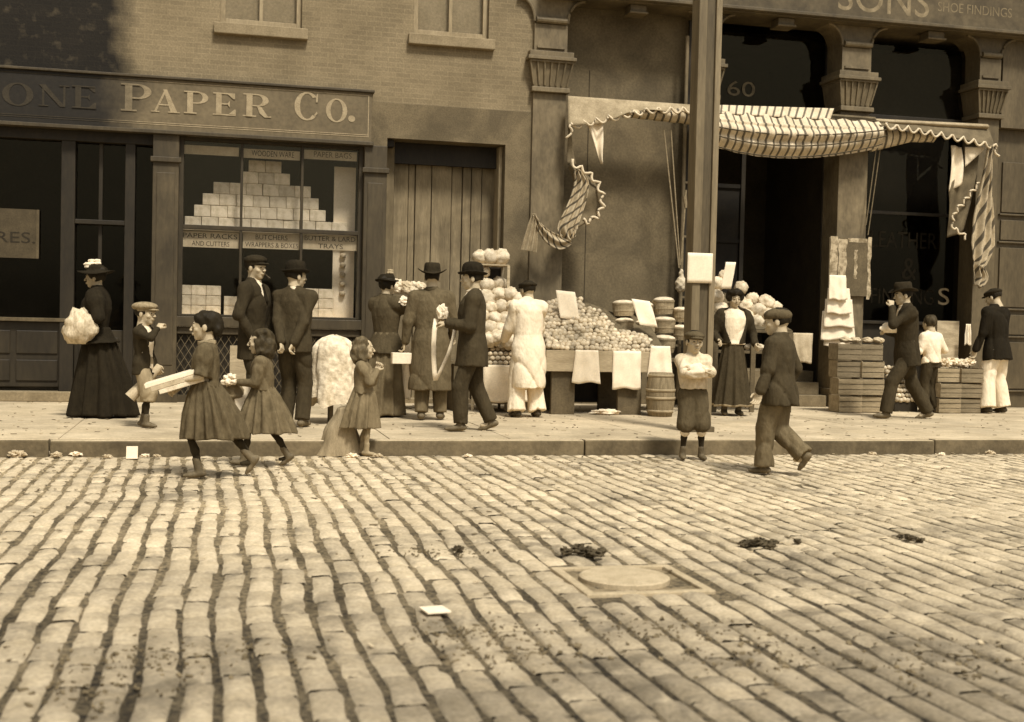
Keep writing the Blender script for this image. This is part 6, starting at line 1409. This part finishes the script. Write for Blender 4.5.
sheet('dark_flap', M_CANVASD, ar, lambda u, v: G(lerp(946, lerp(978, 962, v), u), lerp(lerp(186, 150, u), lerp(238, 232, u), v))+Vector((0, -.05-.04*math.sin(u*6+v*4), 0)), 12, 20)
scallop(ar, [G(*p)+Vector((0, -.17, 0)) for p in ((975, 183), (966, 193), (958, 203), (950, 212), (946, 221), (948, 230), (955, 233), (961, 240))], wl=.16, amp=.04)
ribbon(ar, [(981, 148), (979, 170), (977, 195), (975, 220), (974, 245), (971, 262), (969, 268), (972, 278), (968, 287)], [.05, .12, .24, .38, .42, .26, .16, .26, .12], M_STRIPED, 'long_drape', 3, .08, .5)
sheet('corner_flap', M_CLOTHW, ar, lambda u, v: G(lerp(960, 980, u), lerp(148, lerp(168, 150, u), v))+Vector((0, -.13, 0)), 8, 8)
# cords behind the awnings
m = MB(); m.tube([G(880, 150), G(868, 235)], .008, 5); m.tube([G(876, 150), G(866, 225)], .008, 5); o = m.build('awning_cord', mat('cord_grey', .2, .12, 20), ar)
# ------------------------------------------------------------------ things held
def held_box(label, name, c, ax, ay, az, m_, cat, bev=.003):
    m = MB(); m.obox((0, 0, 0), ax, ay, az); o = m.build(name, m_, None, bev=bev); o.location = c; return tag(o, label, cat)
h9 = J14['world']((J14['hL']+J14['hR'])/2); crumple('white_bundle', 'soft white bundle hugged in the crossed arms of the boy in the dark cap', h9+Vector((0, .02, -.10)), .15, .09, .075, M_CLOTHW, 'bundle', 15, 3, .4, sm=True)
# papers of the walking girl: a thick folded bundle, three layers
h1 = (J3['world'](J3['hL'])+J3['world'](J3['hR']))/2+Vector((.05, 0, 0)); d_ = Vector((-.94, -.05, -.30)).normalized(); u_ = Vector((-.30, 0, .94)); w_ = Vector((0, 1, 0))
pr = thing('paper_bundle', 'thick bundle of flat white papers carried by the girl in the grey dress', 'paper bundle', h1)
for k, (o_, l_, m_) in enumerate(((.045, .26, M_PAPER), (.015, .25, M_PAPERD), (-.015, .22, M_PKG))):
    m = MB(); m.obox(h1+u_*(o_*1.3)+d_*(.04-.03*k)+Vector((0, 0, .03)), d_*l_*.82, w_*.15, u_*.0185); m.build('folded_sheet', m_, pr, bev=.004)
h2 = J4['world'](J4['hR']); hl = J4['world'](J4['hL'])
o = crumple('cloth_bag', 'soft grey cloth bag hugged by the girl with brown curls', h2+Vector((-.10, -.06, -.08)), .13, .08, .095, S_DRESS3, 'bag', 4, 3, .25)
held_box('flat white paper held under the arm of the girl with brown curls', 'paper_sheet', h2+Vector((.02, -.10, -.06)), Vector((.075, 0, .03)), Vector((0, .006, 0)), Vector((-.03, 0, .11)), M_PAPER, 'paper')
crumple('white_packet', 'small crumpled white packet in the front hand of the curly haired girl', hl+Vector((-.02, -.02, -.03)), .06, .05, .05, M_PAPER, 'packet', 6, 4, .5)
h3 = J1['world'](J1['hL']); crumple('white_bundle', 'large crumpled white bundle in the arms of the woman in black', h3+Vector((.08, -.10, -.22)), .17, .14, .20, M_BEIGE, 'bundle', 8, 3.2, .42, sm=True)
h4 = J1['world'](J1['hR']); crumple('dark_handbag', 'dark handbag held against the black dress behind the white bundle', h4+Vector((.20, -.14, -.14)), .15, .07, .08, S_SUIT2, 'handbag', 2, 2, .15)
h5 = J2['world'](J2['hL']); m = MB(); aa = Vector((.02, -.05, .05)); bb = Vector((-.27, -.09, -.28)); m.tube([aa+(bb-aa)*k/6 for k in range(7)], [.038+.004*k for k in range(7)], 16); o = m.build('rolled_paper', M_PAPERD, None, smooth=False); o.location = h5; tag(o, 'rolled pale paper carried by the boy in the flat cap', 'paper roll')
h6 = J11['world'](J11['hR']); m = MB()
def strap(m, pts_, w, nrm=Vector((0, -1, 0))):
    V = []; n = len(pts_)
    for i, p in enumerate(pts_):
        p = Vector(p); d = (Vector(pts_[min(n-1, i+1)])-Vector(pts_[max(0, i-1)])).normalized(); s_ = d.cross(nrm).normalized()*w/2; V += [tuple(p-s_), tuple(p+s_)]
    m.add(V, [(2*i, 2*i+1, 2*i+3, 2*i+2) for i in range(n-1)])
strap(m, [(-.04, -.03, .02), (-.06, -.05, -.1), (-.065, -.05, -.25), (-.06, -.05, -.40), (-.05, -.05, -.55), (-.035, -.05, -.64)], .05)
strap(m, [(.17, -.04, -.05), (.14, -.06, -.2), (.09, -.06, -.36), (.03, -.055, -.50), (-.03, -.055, -.63)], .035)
o = m.build('white_strap', M_PAPER, None, smooth=True, solid=.004); o.location = h6; tag(o, 'long white strap looped down from the hand of the man in the bowler hat', 'strap')
crumple('white_parcel', 'small white parcel in the raised hand of the man facing left', h6+Vector((.02, -.06, .02)), .06, .05, .08, M_PAPER, 'parcel', 1, 4, .4)
h7 = J10['world'](J10['hL']); held_box('white cardboard box hanging from the hand of the overcoated man', 'cardboard_box', h7+Vector((-.03, -.03, -.11)), Vector((.12, 0, 0)), Vector((0, .07, 0)), Vector((0, 0, .065)), M_PAPER, 'box', .006)
bag('hanging_sheet', 'long white sheet hanging between the woman in the taupe skirt and the overcoated man', 397.5, 411, 358, 400, 14.75, M_PAPER, .02, cat='sheet', amp=.015)
paper('hanging_strip_paper', 'narrow white paper strip slanting above the white cardboard box', 404, 411, 340, 365, 14.7, M_PAPER, cat='paper strip', skew=-.07)
# goods the woman reaches for, carried on a small rack
gr_ = thing('goods_rack', 'small dark rack holding pale bundles in front of the plank shutters', 'rack', (onY(408, 300, 15.5).x, 15.5, 0))
zr = onY(408, 294.5, 15.5).z; m = MB(); m.box(onY(392, 300, 15.5).x, onY(425, 300, 15.5).x, 15.4, 15.75, zr-.03, zr); m.build('shelf', M_WOODD, gr_)
for xx in (394, 423): m = MB(); x_ = onY(xx, 300, 15.5).x; m.box(x_-.02, x_+.02, 15.7, 15.74, 0, zr-.03); m.box(x_-.02, x_+.02, 15.41, 15.45, 0, zr-.03); m.build('post', M_WOODD, gr_)
for k, (x, y, s, mm) in enumerate(((396, 284.5, .105, M_LEAFW), (405, 286, .10, M_PAPERD), (413, 286, .10, M_PKG), (420, 285, .09, M_LEAFW))):
    crumple('pale_bundle', 'pale wrapped bundle on the dark rack, %s from the left' % ORD[k], onY(x, y+9.5, 15.52), s, s, s*.95, mm, 'bundle', k*3, 4, .3, 'pale bundles on the dark rack')
crumple('white_bundle', 'white crumpled bundle at the chest of the woman with her back turned', onY(404, 306, 14.65), .08, .07, .06, M_PAPER, 'bundle', 12, 4, .4)
h8 = J16['world'](J16['hR']); crumple('white_packet', 'white paper packet under the arm of the striding man', h8+Vector((.08, -.08, -.03)), .17, .07, .075, M_PAPER, 'packet', 5, 3, .3)
# ------------------------------------------------------------------ litter
for k, (x, y, s) in enumerate(((17, 457, .07), (50, 455, .075), (56, 457, .05), (76, 456, .055), (107, 458, .04), (145, 457, .035), (157, 457, .03), (352, 457.5, .05), (378, 457, .04), (468, 457, .035), (872, 455, .04), (942, 455, .035), (990, 454, .05))):
    crumple('litter_paper', 'crumpled paper scrap in the gutter, %s from the left along the curb' % ((ORD+['thirteenth'])[k]), onZ(x, y, ROADZ), s, s*.8, s*.4, M_PAPER if k % 2 else M_PAPERD, 'litter', k, 5, .8, 'paper scraps in the gutter')
p = onZ(132, 458.5, ROADZ); m = MB(); m.obox((p.x, p.y, ROADZ+.055), (.05, 0, 0), (0, .01, 0), (0, .012, .055)); m.obox((p.x, p.y-.03, ROADZ+.006), (.045, 0, 0), (0, .02, 0), (0, 0, .003)); o = m.build('folded_card', M_PAPER); tag(o, 'square white card standing against the curb at the left', 'card')
p = onZ(435, 611, ROADZ+.01); m = MB(); m.obox((0, 0, .006), (.055, .008, 0), (-.01, .06, 0), (0, 0, .003)); o = m.build('paper_scrap', M_PAPER); o.location = p; tag(o, 'flat white paper scrap lying alone on the cobbles', 'paper scrap')
for k, (x, y, s, n_, lab) in enumerate(((588, 555, .07, 9, 'dark clump of dung behind the manhole cover'), (754, 545, .07, 12, 'longest dark clump of dung right of the manhole cover'), (798, 544, .025, 2, 'tiny dark dung lump near the longest clump'), (911, 541, .06, 8, 'dark clump of dung at the right of the road'), (455, 553, .03, 3, 'small dark clump of dung at the middle of the road'))):
    p = onZ(x, y, ROADZ+.002); m = MB(); rr = random.Random(k+5)
    for q in range(n_):
        l_ = lobed(rr.uniform(.014, .034), rr.random()*50, 7, 1.3, .55, 8, 11); c_ = Vector((rr.gauss(0, s*.75), rr.gauss(0, s*.6), rr.uniform(.008, .03))); m.add([tuple(Vector(v_)+c_) for v_ in l_.v], l_.f)
    o = m.build('dung_clump', M_DUNG); o.location = p; tag(o, lab, 'dung')
# fine chips, straw and dust scattered over the sidewalk and road
rr = random.Random(77); m = MB()
for k in range(1500):
    side = rr.random() < .45
    x_ = rr.uniform(-5, 14); y_ = rr.uniform(CURB+.2, F-.2) if side else min(CURB-.02, CURB-abs(rr.gauss(0, 1.6 if rr.random() < .5 else 4)))
    if y_ < 3: continue
    z_ = .003 if side else ROADZ+.004; a_ = rr.uniform(0, 6.3); l_ = rr.uniform(.006, .03); w_ = rr.uniform(.003, .012)
    m.obox((x_, y_, z_+.002), (math.cos(a_)*l_, math.sin(a_)*l_, rr.uniform(-.003, .003)), (-math.sin(a_)*w_, math.cos(a_)*w_, 0), (0, 0, .002), rr.choice([0, 0, 1]))
for (cx_, cy_, sx_, sy_, n_) in ((480, 632, 60, 9, 110), (655, 628, 70, 9, 120), (520, 655, 60, 10, 90), (175, 655, 110, 12, 150), (760, 655, 80, 14, 120), (420, 552, 60, 3, 60), (940, 660, 60, 16, 90), (90, 690, 60, 14, 80)):
    for k in range(n_):
        q_ = onZ(cx_+rr.gauss(0, sx_*.62), cy_+rr.gauss(0, sy_*.8), ROADZ+.001); a_ = rr.uniform(0, 6.3); l_ = abs(rr.gauss(.004, .0035))+.002; w_ = l_*rr.uniform(.4, 1.0)
        m.obox((q_.x, q_.y, ROADZ+rr.uniform(-.004, .003)), (math.cos(a_)*l_, math.sin(a_)*l_, rr.uniform(-.004, .004)), (-math.sin(a_)*w_, math.cos(a_)*w_, rr.uniform(-.003, .003)), (0, 0, .003), 0)
tag(m.build('street_debris', [mat('chaff', .19, .09, 30), M_PAPERD]), 'scattered straw chips and small scraps over the sidewalk and road', 'debris', kind='stuff')
# ------------------------------------------------------------------ small additions to figures
m = MB(); hc = J5['world'](J5['HC']+J5['HM']@np.array((.01, .115, -.055))*(J5['hs']/J5['H'])); he = J5['world'](J5['HC']+J5['HM']@np.array((.03, .19, -.10))*(J5['hs']/J5['H'])); m.tube([tuple(hc), tuple(hc.lerp(he, .7)), tuple(he)], [.006, .007, .013], 8)
o = m.build('smoking_pipe', S_SHOE, None, smooth=True); tag(o, 'short dark pipe in the mouth of the man in the cap', 'pipe')
